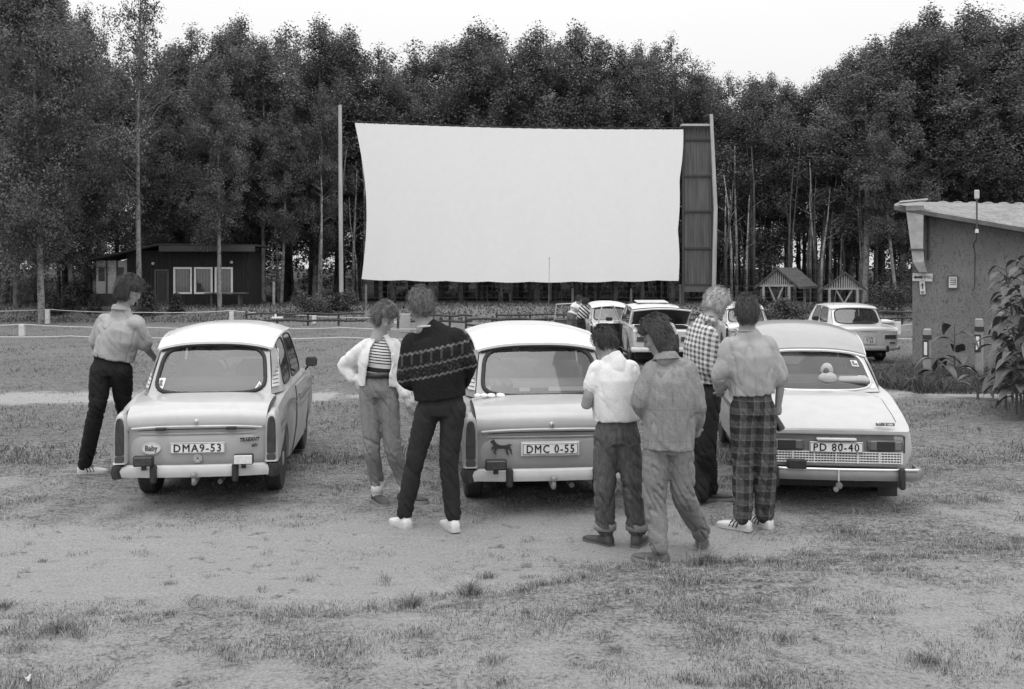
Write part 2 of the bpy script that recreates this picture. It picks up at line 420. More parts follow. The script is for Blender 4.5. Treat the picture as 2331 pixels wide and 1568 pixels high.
def birch_proto(seed, Ht, crown_lo, rad, nclump, nper, dense=1.0, kind='birch'):
    """returns (trunk mesh, crown mesh) of a tree Ht tall standing at the origin"""
    r = random.Random(seed); m = M(); cs = []
    bend = [r.uniform(-.25, .25) for _ in range(4)]
    def ax(z):
        q = z/Ht; return Vector((bend[0]*math.sin(q*3)+bend[1]*q*1.5, bend[2]*math.sin(q*2.4)+bend[3]*q*1.5, z))
    pts = [ax(Ht*i/14) for i in range(15)]
    m.tube([pts[0]+Vector((0, 0, -.3))]+pts, [.20*Ht/17]+[(.17*(1-i/14)**.85+.012)*Ht/17 for i in range(15)], 8)
    nl = int(nclump*.40); ph, ph2 = r.uniform(0, 6), r.uniform(0, 6)
    for i in range(nl):
        q = crown_lo+(1-crown_lo)*((i+r.random())/nl)**.95; z = q*Ht; u_ = (q-crown_lo)/(1-crown_lo)
        a = r.uniform(0, 2*math.pi); prof = min(1, .45+u_*2.2)*(1-u_**2.6)**.7*(1+.25*math.sin(a*2+ph))*(1+.25*math.sin(u_*9+ph2+a))
        L = rad*1.5*prof*r.uniform(.4, 1.25)+.10
        s0 = ax(z*.95); up = L*r.uniform(.15, .8)+.15
        tip = s0+Vector((math.cos(a)*L, math.sin(a)*L, up)); midp = (s0+tip)/2+Vector((0, 0, .14*L))
        if tip.z > Ht: tip.z = Ht-.1
        if L > .7: m.tube([s0, midp, tip], [.034*Ht/17, .018, .005], 4)
        for k in range(4 if L > .8 else 2):
            t = .25+.85*(k+r.random())/4; c = s0.lerp(tip, t)+Vector((r.gauss(0, .2), r.gauss(0, .2), r.gauss(0, .15)+.1*L*math.sin(t*3)))
            cs.append(tuple(c))
            if t > .6 and L > .9: cs.append((c.x+r.gauss(0, .12), c.y+r.gauss(0, .12), c.z-r.uniform(.45, .8)))     # hanging twigs
    for k in range(4): cs.append(tuple(ax(Ht*(.95+.014*k))))
    tm = mesh_from('trunk', m.v, m.f, True)
    cm = leaf_mesh('crown', cs, nper, .46*dense, .11, .075, .205, .35, seed)
    return tm, cm

PROTO = [birch_proto(s, 17, cl, rd, nc, 115, dn) for s, cl, rd, nc, dn in
         ((1, .24, 2.3, 185, 1.0), (2, .32, 2.1, 165, .95), (3, .18, 2.6, 200, 1.05), (4, .28, 1.8, 150, .9), (5, .34, 2.2, 170, 1.0), (6, .15, 2.4, 200, 1.1))]
FULL = [birch_proto(s, 17, cl, rd, nc, 115, dn) for s, cl, rd, nc, dn in ((11, .14, 2.6, 230, 1.1), (12, .2, 2.9, 240, 1.15))]
LOOSE = [birch_proto(21, 17, .32, 2.0, 85, 75, .75)]

def tree(px, top, Y, proto, label, bark=BARK, wide=1.0, rz=None, lean=0, group=None):
    if 740 < px < 1680 and Y > 58: Y = max(Y, 62.5)+1.5
    X = (px-CX)*Y/F; z0 = g(X, Y); ht = H+(YH-top)/F*Y-z0
    s = ht/17; rz = random.uniform(0, 6.28) if rz is None else rz
    o = thing('birch_tree', (X, Y, z0), label, 'tree', rz, group, (s*wide, s*wide, s))
    o.rotation_euler = (0, lean, rz if not lean else 0)
    a = bpy.data.objects.new('trunk', proto[0]); b = bpy.data.objects.new('crown', proto[1])
    for q in (a, b): COL.objects.link(q); q.parent = o
    if not proto[0].materials: proto[0].materials.append(bark)
    a.material_slots[0].link = 'OBJECT'; a.material_slots[0].material = bark
    return o

# trees whose tops make the skyline: pixel column, pixel row of the tip, distance
G1 = 'birches of the wood behind the cinema screen'
sky_l = [(-60, -60, 60), (10, -40, 62), (95, -70, 58), (150, -20, 63), (195, 10, 66), (235, 120, 70), (268, 150, 64), (395, 100, 66), (432, 55, 63), (480, 70, 60),
         (545, 35, 64), (600, 80, 60), (650, 62, 66), (715, 40, 62), (765, 85, 66), (812, 62, 61), (858, 100, 66), (895, 140, 62)]
sky_m = [(935, 120, 68), (965, 175, 62), (1005, 95, 66), (1048, 75, 62), (1095, 50, 68), (1140, 85, 62), (1185, 92, 68), (1222, 62, 63), (1262, 90, 68), (1312, 55, 62),
         (1360, 85, 67), (1400, 105, 61), (1432, 150, 68), (1462, 100, 63), (1530, 78, 61), (1500, 105, 67), (1575, 150, 66), (1610, 158, 62)]
sky_r = [(1655, 165, 66), (1700, 172, 62), (1745, 168, 68), (1790, 185, 63), (1832, 190, 68), (1862, 158, 61), (1900, 212, 66), (1935, 118, 62), (1968, 105, 57), (2010, 85, 62),
         (2055, 60, 57), (2088, 18, 60), (2135, 60, 56), (2190, 8, 58), (2238, 60, 62), (2285, 40, 57), (2330, 30, 60), (2395, -20, 58)]
i = 0
dirs = ('left of the screen', 'behind the screen', 'right of the screen')
for gi, lst in enumerate((sky_l, sky_m, sky_r)):
    for (px, top, Y) in lst:
        tree(px, top, Y, (PROTO[i*5 % 6] if i % 4 else LOOSE[0]), 'tall leafy birch whose tip shows in the skyline of the wood '+dirs[gi], BARK if i % 3 else BARKD, random.uniform(.8, 1.35), group='skyline birches '+dirs[gi]); i += 1
# second and third rows fill the wood; they differ in nothing one could point at
for k in range(44):
    px = -80+k*57+random.uniform(-18, 18)
    ref = min((abs(px-q[0]), q[1]) for q in sky_l+sky_m+sky_r)[1]
    if 205 < px < 350 or 900 < px < 970 or 1790 < px < 1870: continue
    tree(px, ref+random.uniform(60, 130), random.uniform(70, 84), PROTO[k % 6], 'dark birch standing deep in the wood among many others', BARKD if k % 2 else BARK, 1.15, group='birches deep inside the wood')
for k in range(34):
    px = -70+k*74+random.uniform(-20, 20)
    if 800 < px < 1560 and k % 2 or 250 < px < 330 or 1640 < px < 2050 or 620 < px < 760: continue
    ref = min((abs(px-q[0]), q[1]) for q in sky_l+sky_m+sky_r)[1]
    tree(px, ref+random.uniform(150, 260), random.uniform(58.5, 63), FULL[k % 2], 'lower bushy birch filling the edge of the wood', BARKD, 1.0, group='lower birches at the edge of the wood')
# trees that stand in front of the hut, each with a look of its own
tree(95, -90, 46, FULL[0], 'tall birch with leaning white trunk at the far left edge', BARK, .9, rz=0, lean=R(-2.2))
tree(38, -40, 52, FULL[1], 'dense dark birch behind the leaning white trunk', BARKD, 1.0)
tree(165, 40, 54, FULL[0], 'dense birch left of the dark hut with thin pale trunk', BARK, .95)
tree(318, -35, 50, LOOSE[0], 'airy birch with straight white trunk in front of the hut roof', BARK, .8, rz=1)
tree(500, 120, 52, PROTO[3], 'slim birch with pale trunk crossing the hut windows', BARK, .85)
tree(640, 250, 58.5, PROTO[1], 'slender birch between the hut and the left screen post', BARK, .9)
tree(725, 190, 59, PROTO[3], 'thin straight birch just left of the left screen post', BARK, .7)
tree(2040, 240, 55, PROTO[4], 'birch with pale crooked trunk above the flat roofed building', BARK, .9, lean=R(-6))
# bare stems showing between the trunks low in the wood
mats_b = (birch_bark(.08, .42, .5), BARKD)
for k in range(110):
    px = random.choice((random.uniform(600, 1560), random.uniform(1640, 2080), random.uniform(1640, 2080), random.uniform(1640, 2080))); Y = random.uniform(57.8, 68); X = (px-CX)*Y/F; z = g(X, Y)
    h_ = random.uniform(6, 10); r_ = random.uniform(.06, .13); l1, l2 = random.uniform(-.5, .5), random.uniform(-.4, .4)
    m = M().tube([(X, Y, z-.2), (X+l1*.3, Y, z+h_*.4), (X+l1+l2*.3, Y, z+h_*.75), (X+l1+l2, Y, z+h_)], [r_, r_*.8, r_*.5, r_*.2], 6)
    for q in range(5):
        zz = random.uniform(.35, .9); a = random.uniform(0, 6.28); b = Vector((X+l1*zz*.9, Y, z+h_*zz)); L = random.uniform(.5, 1.3)
        m.tube([b, b+Vector((math.cos(a)*L, math.sin(a)*L, L*.6))], [r_*.25, .006], 4)
    rooted('bare_sapling', m, mats_b[k % 2], (X, Y, z), 'thin leafless birch stem low inside the dark wood', 'tree', 'thin bare stems inside the wood', smooth=True)

# the far side of the wood, a closed mass of leaves
cs = []
for k in range(1500):
    px = random.uniform(-200, 2500); Y = random.uniform(90, 98); z = g(0, Y)+random.uniform(0, 1)**1.1*12.5
    if 1770 < px < 1890 and 4.5 < z < 11.5 and random.random() < .93: continue
    cs.append(((px-CX)*Y/F, Y, z))
me = leaf_mesh('far_wood', cs, 45, .75, .30, .05, .10, .1, 99); o = bpy.data.objects.new('far_wood', me); COL.objects.link(o); tag(o, 'dark closed mass of leaves at the far side of the wood', 'wood', kind='stuff')
cs = []
for k in range(420):
    px = random.uniform(-200, 2500); Y = random.uniform(66, 88)
    cs.append(((px-CX)*Y/F, Y, g(0, Y)+random.uniform(0, 1)**1.5*1.2))
me = leaf_mesh('undergrowth', cs, 60, .5, .14, .05, .11, .05, 98); o = bpy.data.objects.new('undergrowth', me); COL.objects.link(o); tag(o, 'low dark undergrowth between the trunks of the wood', 'undergrowth', kind='stuff')

# bushes and young conifers
def bush(px, py, Y, w_, h_, label, lo=.05, hi=.13, n=30, name='bush', size=.09, group=None):
    X = (px-CX)*Y/F; z = g(X, Y); r = random.Random(int(px*7)); cs = []
    for i in range(n):
        a = r.uniform(0, 6.28); q = r.random()**.5; zz = r.random()**.8
        cs.append((math.cos(a)*q*w_/2*(1-.6*zz), math.sin(a)*q*w_/3*(1-.6*zz), zz*h_*.9+.05))
    o = thing(name, (X, Y, z), label, 'bush', 0, group)
    st = M()
    for i in range(0, n, 3): st.tube([(0, 0, -.05), (cs[i][0]*.4, cs[i][1]*.4, cs[i][2]*.5), cs[i]], [.03, .018, .006], 4)
    obj('stems', st, BARKD, o); c = bpy.data.objects.new('foliage', leaf_mesh('foliage', cs, 90, w_*.09+.05, size, lo, hi, .1, int(px))); COL.objects.link(c); c.parent = o
def conifer(px, Y, h_, label):
    X = (px-CX)*Y/F; z = g(X, Y); o = thing('young_spruce', (X, Y, z), label, 'tree', 0, 'young spruces before the hut')
    obj('trunk', M().tube([(0, 0, -.1), (0, 0, h_*.97)], [.06, .01], 6), BARKD, o); cs = []
    for i in range(7):
        zz = h_*(.08+.88*i/7); rr = h_*.36*(1-i/7.3)
        for k in range(9): a = 6.28*k/9+i; cs += [(math.cos(a)*rr*q, math.sin(a)*rr*q, zz-.1*rr*q) for q in (.35, .7, 1)]
    c = bpy.data.objects.new('crown', leaf_mesh('crown', cs, 16, .1, .09, .04, .12, .25, int(px))); COL.objects.link(c); c.parent = o
conifer(122, 50, 1.15, 'low young spruce left of the hut under the leaning birch')
conifer(158, 51, 1.5, 'young spruce before the brushwood pile left of the hut')
conifer(215, 50.5, 1.1, 'squat young spruce in front of the pale hut wing')
conifer(336, 50, 1.75, 'young spruce beside the hut door')
conifer(402, 50.5, 1.15, 'small young spruce under the first hut window')
bush(700, 700, 50, 3.2, 1.1, 'wide leafy bush beside the foot of the left screen post')
bush(780, 700, 51, 2.2, 1.0, 'round bush directly below the left screen post')
bush(1790, 700, 47, 2.6, 1.1, 'broad dark bush in front of the left log shelter')
bush(1720, 700, 49, 1.8, 1.1, 'dark bush left of the first log shelter')
bush(2030, 700, 50, 3.4, 1.6, 'dark bush between the right shelter and the rendered building')
bush(60, 690, 57, 5, 1.5, 'dark undergrowth bush at the far left below the wood')
bush(2050, 690, 56, 3.5, 2.6, 'tall dark undergrowth behind the rendered building')
bush(180, 690, 53, 2.4, 1.5, 'heap of dark brushwood beside the hut wing', .02, .06)

# ------------------------------------------------------------------ the screen with its posts
YS = 56.0
def lerp_curve(pts, t):
    for (a, b), (c, d_) in zip(pts, pts[1:]):
        if t <= c: return b+(d_-b)*((t-a)/(c-a))
    return pts[-1][1]
top_c = lambda u: (807+748*u, 279+15*u+5*math.sin(u*math.pi)+ .9*abs(math.sin(u*math.pi*32)))
bot_c = lambda u: (820+724*u, 635+2*u+5*math.sin(u*math.pi)+2.2*abs(math.sin(u*math.pi*7.5)))
lx = lambda v: 21*math.sin(v*math.pi*.95)*(1-v*.1)
rx_ = lambda v: -6*math.sin(v*math.pi)+3*abs(math.sin(v*math.pi*3))
def scr(u, v):
    a, b = bot_c(u), top_c(u); x = a[0]+(b[0]-a[0])*v+lx(1-v)*(1-u)+rx_(v)*u; y = a[1]+(b[1]-a[1])*v
    return PT(x, y, YS-.10*math.sin(u*3.1)+.03*math.sin(u*40)*(1-v)**3)
base = PT(1180, 660, YS); base.z = g(base.x, YS)
root = thing('cinema_screen', base, 'large blank white cinema screen cloth hung between two tall posts before the wood', 'screen')
t = NT('screen_cloth'); t.set(.9, 0, .1); n1 = t.noise(2.5, 6, .6); t.grey(t.ramp(n1, .3, .7, .82, .85)); t.bump(t.noise(6, 4, stretch=(1, 1, .3)), .006, .3)
m = M().grid(scr, 120, 40); m.add([(p[0], p[1]+.02, p[2]) for p in m.v], [tuple(reversed(q)) for q in m.f])
m.v = [tuple(Vector(p)-base) for p in m.v]; obj('cloth', m, t.m, root, True)
m = M().tube([PT(779, 276, YS)-base, PT(807, 277, YS)-base]+[PT(807+748*u, 276+15*u+6*math.sin(u*3.14), YS)-base for u in [k/20 for k in range(1, 21)]]+[PT(1622, 290, YS)-base], .02, 5)
obj('top_cable', m, BLACK, root)
for k in range(34):
    u = k/33; x, y = top_c(u); obj('clip', M().tube([PT(x, y+1, YS-.02)-base, PT(x, y-4.5, YS-.02)-base], .03, 5), BLACK, root)
for (px, y0, y1, lab) in ((776, 240, 680, 'left'), (1627, 261, 672, 'right')):
    X = (px-CX)*YS/F; zt = H+(YH-y0)/F*YS; z = g(X, YS); dx = -.1 if lab == 'left' else .25
    m = M().tube([(X-dx*.5, YS-.15, z-.3), (X+0, YS-.15, (z+zt)/2), (X-dx*(-.3 if lab == 'left' else 1), YS-.15, zt)], [.13, .12, .10], 10)
    rooted('screen_post', m, gm(.42, .8, .25, 3, stretch=(1, 1, .15), bump=.01, bs=14), (X, YS-.15, z), 'tall pale wooden post holding the %s side of the screen' % lab, 'post', 'posts of the cinema screen')
# corrugated metal board beside the screen
b0 = PT(1588, 665, YS+.35); b0.z = g(b0.x, YS)
root = thing('corrugated_board', b0, 'tall narrow corrugated metal board standing beside the right screen post', 'panel')
def corr(u, v):
    p = PT(1556+65*u, 652-364*v, YS+.35); p.y += .035*math.sin(u*2*math.pi*19); return p-b0
t = NT('corrugated_metal'); t.set(.6, .3); x, y, z = t.xyz(); n1 = t.noise(2, 4, stretch=(4, 1, .2)); t.grey(t.ramp(n1, .3, .7, .13, .25))
obj('sheet', M().grid(corr, 190, 4), t.m, root, True)
for yy in (318, 400, 481, 565, 648):
    p, q = PT(1556, yy, YS+.29)-b0, PT(1621, yy, YS+.29)-b0
    obj('rail', M().box((p+q)/2, ((q-p).length, .07, .11)), gm(.05, .8), root)
p, q = PT(1549, 286, YS+.25)-b0, PT(1619, 285, YS+.25)-b0
obj('cap', M().box((p+q)/2, ((q-p).length, .5, .12)), gm(.45, .7), root)
for px in (1554, 1620):
    p = PT(px, 290, YS+.3)-b0; obj('frame_post', M().box((p.x, p.y, p.z/2-.1), (.10, .10, p.z+.2)), gm(.06, .8), root)
p, q = PT(1556, 657, YS+.3)-b0, PT(1620, 657, YS+.3)-b0
obj('foot_board', M().box((p+q)/2, ((q-p).length, .04, .35)), gm(.1, .8), root)
for px in (623, 833, 1303, 1436, 1548, 1658):
    Y = 54 if px < 700 else 57.5; X = (px-CX)*Y/F; z = g(X, Y); hh = 1.35 if px == 623 else random.uniform(.9, 1.2)
    where = {623: 'beside the right end of the hut', 833: 'under the left corner of the screen', 1303: 'in the grass below the middle of the screen', 1436: 'below the right half of the screen', 1548: 'under the right corner of the screen', 1658: 'just right of the right screen post'}[px]
    rooted('stake', M().box((X, Y, z+hh/2-.1), (.13, .13, hh+.2), bev=.02), gm(.30, .8, .2), (X, Y, z), 'short pale concrete stake standing '+where, 'post')
# thin wire fence under the screen
m = M()
for k in range(25):
    X = -9+k*1.5; m.tube([(X, 58.3, g(X, 58)-.1), (X, 58.3, g(X, 58)+1.1)], .025, 5)
for dz in (.35, .7, 1.05): m.tube([(-9+k, 58.3, g(-9+k, 58)+dz) for k in range(37)], .012, 4)
rooted('wire_fence', m, gm(.12, .8), (9, 58.3, g(9, 58)), 'thin dark wire fence behind the foot of the screen', 'fence')

# ------------------------------------------------------------------ hut on the left
YB = 54.0
def HX(px): return (px-CX)*YB/F
def HZ(py): return H-(py-YH)*YB/F
hx0, hx1 = HX(289), HX(566); zb = g(HX(440), YB)
hb = Vector(((hx0+hx1)/2, YB, zb)); root = thing('wooden_hut', hb, 'dark timber hut with flat sloping roof and three curtained windows left of the screen', 'hut')
t = NT('dark_boards'); t.set(.85, 0, .2); x, y, z = t.xyz(); fr = t.math('FRACT', t.math('MULTIPLY', x, 7)); ln = t.math('LESS_THAN', fr, .1)
t.grey(t.mix(ln, t.ramp(t.noise(3, 4, stretch=(4, 4, .5)), .3, .7, .018, .04), .01))
DB = t.m
def B(m, x0, x1, y0, y1, z0, z1): return m.box(((x0+x1)/2-hb.x, (y0+y1)/2-hb.y, (z0+z1)/2-hb.z), (x1-x0, y1-y0, z1-z0))
wins = [(395, 437), (442, 484), (489, 530)]; wz0, wz1 = HZ(669), HZ(608); dz0, dz1 = zb, HZ(613)
m = M(); ztop = HZ(570)
xsb = [hx0, HX(352), HX(384)]+[HX(q) for w_ in wins for q in w_]+[hx1]
B(m, hx0, HX(352), YB, YB+.15, zb-.2, ztop); B(m, HX(352), HX(384), YB, YB+.15, dz1, ztop); B(m, HX(384), HX(395), YB, YB+.15, zb-.2, ztop)
for a, b in wins: B(m, HX(a), HX(b), YB, YB+.15, zb-.2, wz0); B(m, HX(a), HX(b), YB, YB+.15, wz1, ztop)
B(m, HX(437), HX(442), YB, YB+.15, zb-.2, ztop); B(m, HX(484), HX(489), YB, YB+.15, zb-.2, ztop); B(m, HX(530), hx1, YB, YB+.15, zb-.2, ztop)
B(m, hx0, hx0+.15, YB+.15, YB+2.6, zb-.2, ztop); B(m, hx1-.15, hx1, YB+.15, YB+2.6, zb-.2, ztop); B(m, hx0+.15, hx1-.15, YB+2.45, YB+2.6, zb-.2, ztop)
obj('wall', m, DB, root)
t = NT('curtain'); t.set(.9); x, y, z = t.xyz(); cw = t.math('SINE', t.math('MULTIPLY', x, 38)); t.grey(t.math('ADD', t.ramp(cw, -1, 1, .26, .48), t.ramp(t.noise(14, 3), .3, .7, -.03, .03))); CUR = t.m
for a, b in wins:
    X0, X1 = HX(a), HX(b); f = M(); fw = .10
    for q in ((X0, X1, wz0, wz0+fw), (X0, X1, wz1-fw, wz1), (X0, X0+fw, wz0+fw, wz1-fw), (X1-fw, X1, wz0+fw, wz1-fw)): B(f, q[0], q[1], YB-.05, YB+.06, q[2], q[3])
    wo = obj('window', f, gm(.75, .6, .1), root)
    obj('pane', B(M(), X0+fw, X1-fw, YB+.04, YB+.045, wz0+fw, wz1-fw), GLASS, wo); obj('curtain', B(M(), X0+fw, X1-fw, YB+.16, YB+.18, wz0+fw, wz1-fw), CUR, wo)
d_ = obj('door', B(M(), HX(356), HX(381), YB+.03, YB+.09, dz0, dz1-.06), gm(.055, .7), root)
obj('door_panel', B(M(), HX(360), HX(377), YB+.015, YB+.03, dz0+.3, dz1-.25), gm(.03, .5), d_)
f = M(); B(f, HX(352), HX(355), YB-.03, YB+.1, dz0, dz1); B(f, HX(381.5), HX(384), YB-.03, YB+.1, dz0, dz1); B(f, HX(355), HX(381.5), YB-.03, YB+.1, dz1-.08, dz1); obj('door_frame', f, gm(.10, .7), root)
for px, py in ((350, 600), (528, 597)): obj('wall_lamp', M().sphere(Vector((HX(px), YB-.12, HZ(py)))-hb, .09), gm(.5, .4), root)
# sloping roof slab falling to the left, with its fascia
def slab(m, pts, y0, y1, th):
    n = len(pts); vs = [(x-hb.x, y-hb.y, z-hb.z+o) for o in (0, -th) for y in (y0, y1) for x, z in pts]; q = lambda o, y, i: o*2*n+y*n+i; fs = []
    for i in range(n-1):
        fs += [(q(0, 0, i), q(0, 0, i+1), q(0, 1, i+1), q(0, 1, i)), (q(1, 0, i), q(1, 1, i), q(1, 1, i+1), q(1, 0, i+1)), (q(0, 0, i), q(1, 0, i), q(1, 0, i+1), q(0, 0, i+1)), (q(0, 1, i), q(0, 1, i+1), q(1, 1, i+1), q(1, 1, i))]
    fs += [(q(0, 0, 0), q(0, 1, 0), q(1, 1, 0), q(1, 0, 0)), (q(0, 0, n-1), q(1, 0, n-1), q(1, 1, n-1), q(0, 1, n-1))]
    return m.add(vs, fs)
obj('roof', slab(M(), [(HX(204), HZ(591)), (HX(368), HZ(555)), (HX(590), HZ(557))], YB-.7, YB+3.1, .10), gm(.035, .8, .3), root)
obj('fascia', B(M(), HX(372), HX(588), YB-.73, YB-.70, HZ(573), HZ(560)), gm(.06, .75, .3, stretch=(.3, 1, 6)), root)
B2 = M(); B(B2, HX(214), HX(289), YB+.3, YB+.4, zb-.2, HZ(593)); wg = obj('side_wing', B2, gm(.55, .8, .12), root)
for a, b in ((219, 233), (264, 277)): obj('wing_window', B(M(), HX(a), HX(b), YB+.27, YB+.3, HZ(640), HZ(608)), gm(.05, .3), wg)
for a in (238, 262): obj('wing_post', B(M(), HX(a)-.04, HX(a)+.04, YB+.25, YB+.3, zb, HZ(593)), gm(.08, .7), wg)
B2 = M(); B(B2, HX(214), HX(289), YB-.6, YB+.0, zb-.1, HZ(668)); obj('porch_wall', B2, gm(.05, .9, .3, bump=.03, bs=8), root)
# picnic table in front of the hut
tb = Vector((HX(530), YB-1.2, zb)); root = thing('picnic_table', tb, 'small dark wooden table in front of the third hut window', 'table')
obj('tabletop', M().box((0, 0, .74), (2.2, .8, .06)), gm(.09, .7), root)
for s in (-1, 1): obj('leg', M().box((s*.75, 0, .34), (.1, .55, .74)), gm(.07, .8), root)

# ------------------------------------------------------------------ rope barriers and log rail fence
RP = gm(.46, .7, .1)
def barrier(pts, label, posts=(), ph=.5, fixed=.48):
    root = None; mm = []
    P3 = []
    for px, py, Y in pts:
        p = PT(px, py, Y); P3.append(p)
    b = P3[0].copy(); b.z = g(b.x, b.y); root = thing('rope_barrier', b, label, 'barrier')
    line = []
    for a, c in zip(P3, P3[1:]):
        for k in range(10): t = k/10; q = a.lerp(c, t); q.z -= .10*(4*t*(1-t))*min(1, (c-a).length/9); line.append(q-b)
    line.append(P3[-1]-b)
    obj('rope', M().tube(line, .021, 5), RP, root)
    for (px, ptop, pbot, Y) in posts:
        p = PT(px, ptop, Y); z = g(p.x, Y); o = M().box((p.x-b.x, p.y-b.y, (p.z+z)/2-b.z-.05), (.20, .16, p.z-z+.1), bev=.02); obj('post', o, gm(.6, .8, .15), root)
barrier([(-60, 708, 46), (108, 704, 46), (330, 711, 46), (527, 707, 46), (700, 718, 46), (768, 722, 46), (900, 722, 46)], 'white rope along the farthest row of low white posts before the hut', [(108, 705, 735, 46), (527, 709, 735, 46), (715, 718, 735, 46), (900, 722, 735, 46)])
barrier([(-60, 741, 37), (50, 738, 37), (330, 745, 37), (560, 746, 37), (780, 746, 37), (1000, 748, 37), (1040, 750, 37)], 'middle white rope crossing the meadow behind the cars', [(50, 739, 766, 37)])
barrier([(-60, 765, 32), (160, 765, 32), (430, 768, 32), (780, 768, 32), (1200, 770, 32), (1420, 770, 32)], 'nearest white rope low above the meadow grass')
barrier([(1960, 745, 38), (2040, 741, 38), (2075, 738, 38), (2300, 735, 38)], 'short upper white rope beside the rendered building', [(2043, 732, 768, 38)])
barrier([(1960, 770, 33), (2040, 771, 33), (2300, 768, 33)], 'short lower white rope beside the rendered building')
def railfence(px0, px1, Y, zr, label, step=1.25, mat=None):
    X0, X1 = (px0-CX)*Y/F, (px1-CX)*Y/F; b = Vector((X0, Y, g(X0, Y))); root = thing('rail_fence', b, label, 'fence')
    n = int((X1-X0)/step); mat = mat or gm(.05, .8, .3)
    for k in range(n+1):
        X = X0+k*step; obj('post', M().tube([(X-b.x, .06, -.1), (X-b.x, .06, zr[1]+.12)], .05, 6), mat, root)
    for z in zr:
        obj('rail', M().tube([(X0-b.x+(X1-X0)*k/8, 0, z+.03*math.sin(k*2.1+z*9)) for k in range(9)], .05, 6), mat, root)
railfence(560, 830, 44, (.25, .55), 'low dark rail fence between the hut and the screen', 1.4)
railfence(905, 1075, 41, (.35, .6), 'dark log rail fence behind the man in the patterned sweater', 1.1)
railfence(1060, 1262, 40, (.25, .5), 'dark log rail fence behind the roof of the middle car', 1.1)
railfence(1130, 1600, 46, (.2, .42), 'farther dark rail fence below the grassy bank under the screen', 1.6)
railfence(1990, 2200, 45, (.3, .6), 'dark rail fence at the right edge of the wood', 1.3)
# pale board behind the couple
bb = PT(930, 742, 39); bb.z = g(bb.x, 39)
root = thing('concrete_block', bb, 'pale concrete blocks beside the rail fence behind the talking couple', 'block')
obj('block', M().box((-.15, 0, .38), (.42, .25, .76), bev=.02), gm(.35, .8), root); obj('block', M().box((.72, .1, .33), (.30, .25, .66), bev=.02), gm(.4, .8), root)
# ------------------------------------------------------------------ log shelters
def shelter(px, py_apex, xl, xr, pe, Y, depth, shift, label):
    ppm = F/Y; z0 = g((px-CX)/ppm, Y); b = Vector(((px-CX)/ppm, Y, z0)); root = thing('log_shelter', b, label, 'shelter', 0, 'open log shelters at the edge of the wood')
    za = H+(YH-py_apex)/ppm-z0; ze = H+(YH-pe)/ppm-z0; hl = (px-xl)/ppm; hr = (xr-px)/ppm; mt = gm(.07, .95, .35, 5, bump=.03, bs=12)
    dx = shift
    for s, w_ in ((-1, hl), (1, hr)):
        m = M(); n = 8
        for dz, flip in ((0, 0), (-.10, 1)):
            m.grid(lambda u, v: (s*w_*u*1.08+dx*v, depth*v-.15, za+(ze-za)*u*1.08+dz+.02*math.sin(u*19+v*3)), n, 4)
        ed = M()
        for v in (0, 1): ed.grid(lambda u, q: (s*w_*u*1.08+dx*v, depth*v-.15, za+(ze-za)*u*1.08-.10*q), n, 1)
        ed.grid(lambda u, q: (s*w_*1.08+dx*u, depth*u-.15, ze-(za-ze)*.08-.1*q), 4, 1); m.merge(ed)
        obj('roof', m, mt, root)
    k = 17; gb = M()
    for i in range(k):
        u = -1+2*(i+.5)/k; w_ = hl if u < 0 else hr; x = u*w_*.86; zt = za+(ze-za)*abs(u)*.86-.10; gb.box((x, 0, (zt+ze-.02)/2), (hl*1.75/k*.55, .04, max(.03, zt-ze+.02)))
    obj('gable_boards', gb, gm(.30, .85, .25, 6), root)
    obj('gable_backing', M().prism([(-hl*.86, ze), (hr*.86, ze), (0, za-.12)], .03), gm(.03, .9), root).location = (0, .06, 0)
    pm = gm(.30, .85, .2)
    for x, y in ((-hl*.62, 0), (hr*.62, 0), (-hl*.62+dx*.8, depth*.8), (hr*.62+dx*.8, depth*.8)): obj('post', M().tube([(x, y, -.2), (x, y, ze+.05)], .075, 8), pm, root)
    for s in (-1, 1): obj('brace', M().tube([(s*.28, .03, ze*.05), (-s*hl*.36, .03, ze)], .045, 6), pm, root)
    obj('beam', M().box((0, 0, ze), (hl*1.9, .09, .10)), pm, root)
shelter(1766, 609, 1719, 1813, 650, 49, 3.0, 1.9, 'left open log shelter with mossy gabled roof beside the wood')
shelter(1921, 618, 1866, 1969, 657, 50, 2.6, .9, 'right open log shelter with plank gable behind the boxy white saloon')
# litter bin and white posts by the rope
p = PT(2012, 765, 36); z = g(p.x, 36); root = thing('litter_bin', (p.x, 36, z), 'pale concrete litter bin with a lid near the boxy white saloon', 'bin')
obj('bin_body', M().lathe([(.30, 0), (.33, .55), (.28, .56)], (0, 0, 0), 'Z', 14), gm(.4, .8), root); obj('lid', M().lathe([(.37, .56), (.37, .62), (.1, .68)], (0, 0, 0), 'Z', 14), gm(.55, .7), root)

# ------------------------------------------------------------------ rendered building on the right
YW = 21.0
def wx(px, Y=YW): return (px-CX)*Y/F
bx0 = wx(2076); zb = g(bx0, YW)
wb = Vector((bx0, YW, zb)); root = thing('rendered_building', wb, 'low rough rendered building with corrugated roof at the right edge', 'building', R(-24))
t = NT('rough_render'); t.set(.95, 0, .1); a = t.noise(7, 6, .75, stretch=(1, 1, .6)); b_ = t.noise(26, 4, .7); c_ = t.noise(1.2, 4)
streak = t.ramp(t.noise(16, 3, .7, stretch=(1.2, 1, .45), dist=1.2), .36, .46, .62, 1.0)
t.grey(t.math('MULTIPLY', t.math('MULTIPLY', t.ramp(b_, .25, .75, .18, .27), t.ramp(c_, .3, .7, .85, 1.1)), streak)); t.bump(t.math('ADD', a, t.math('MULTIPLY', b_, .6)), .04, .9); RENDER = t.m
zl, zr = 3.25-zb, 3.25-.205*8-zb; L = 8.0; RB = R(-24)
m = M(); d = 5.0
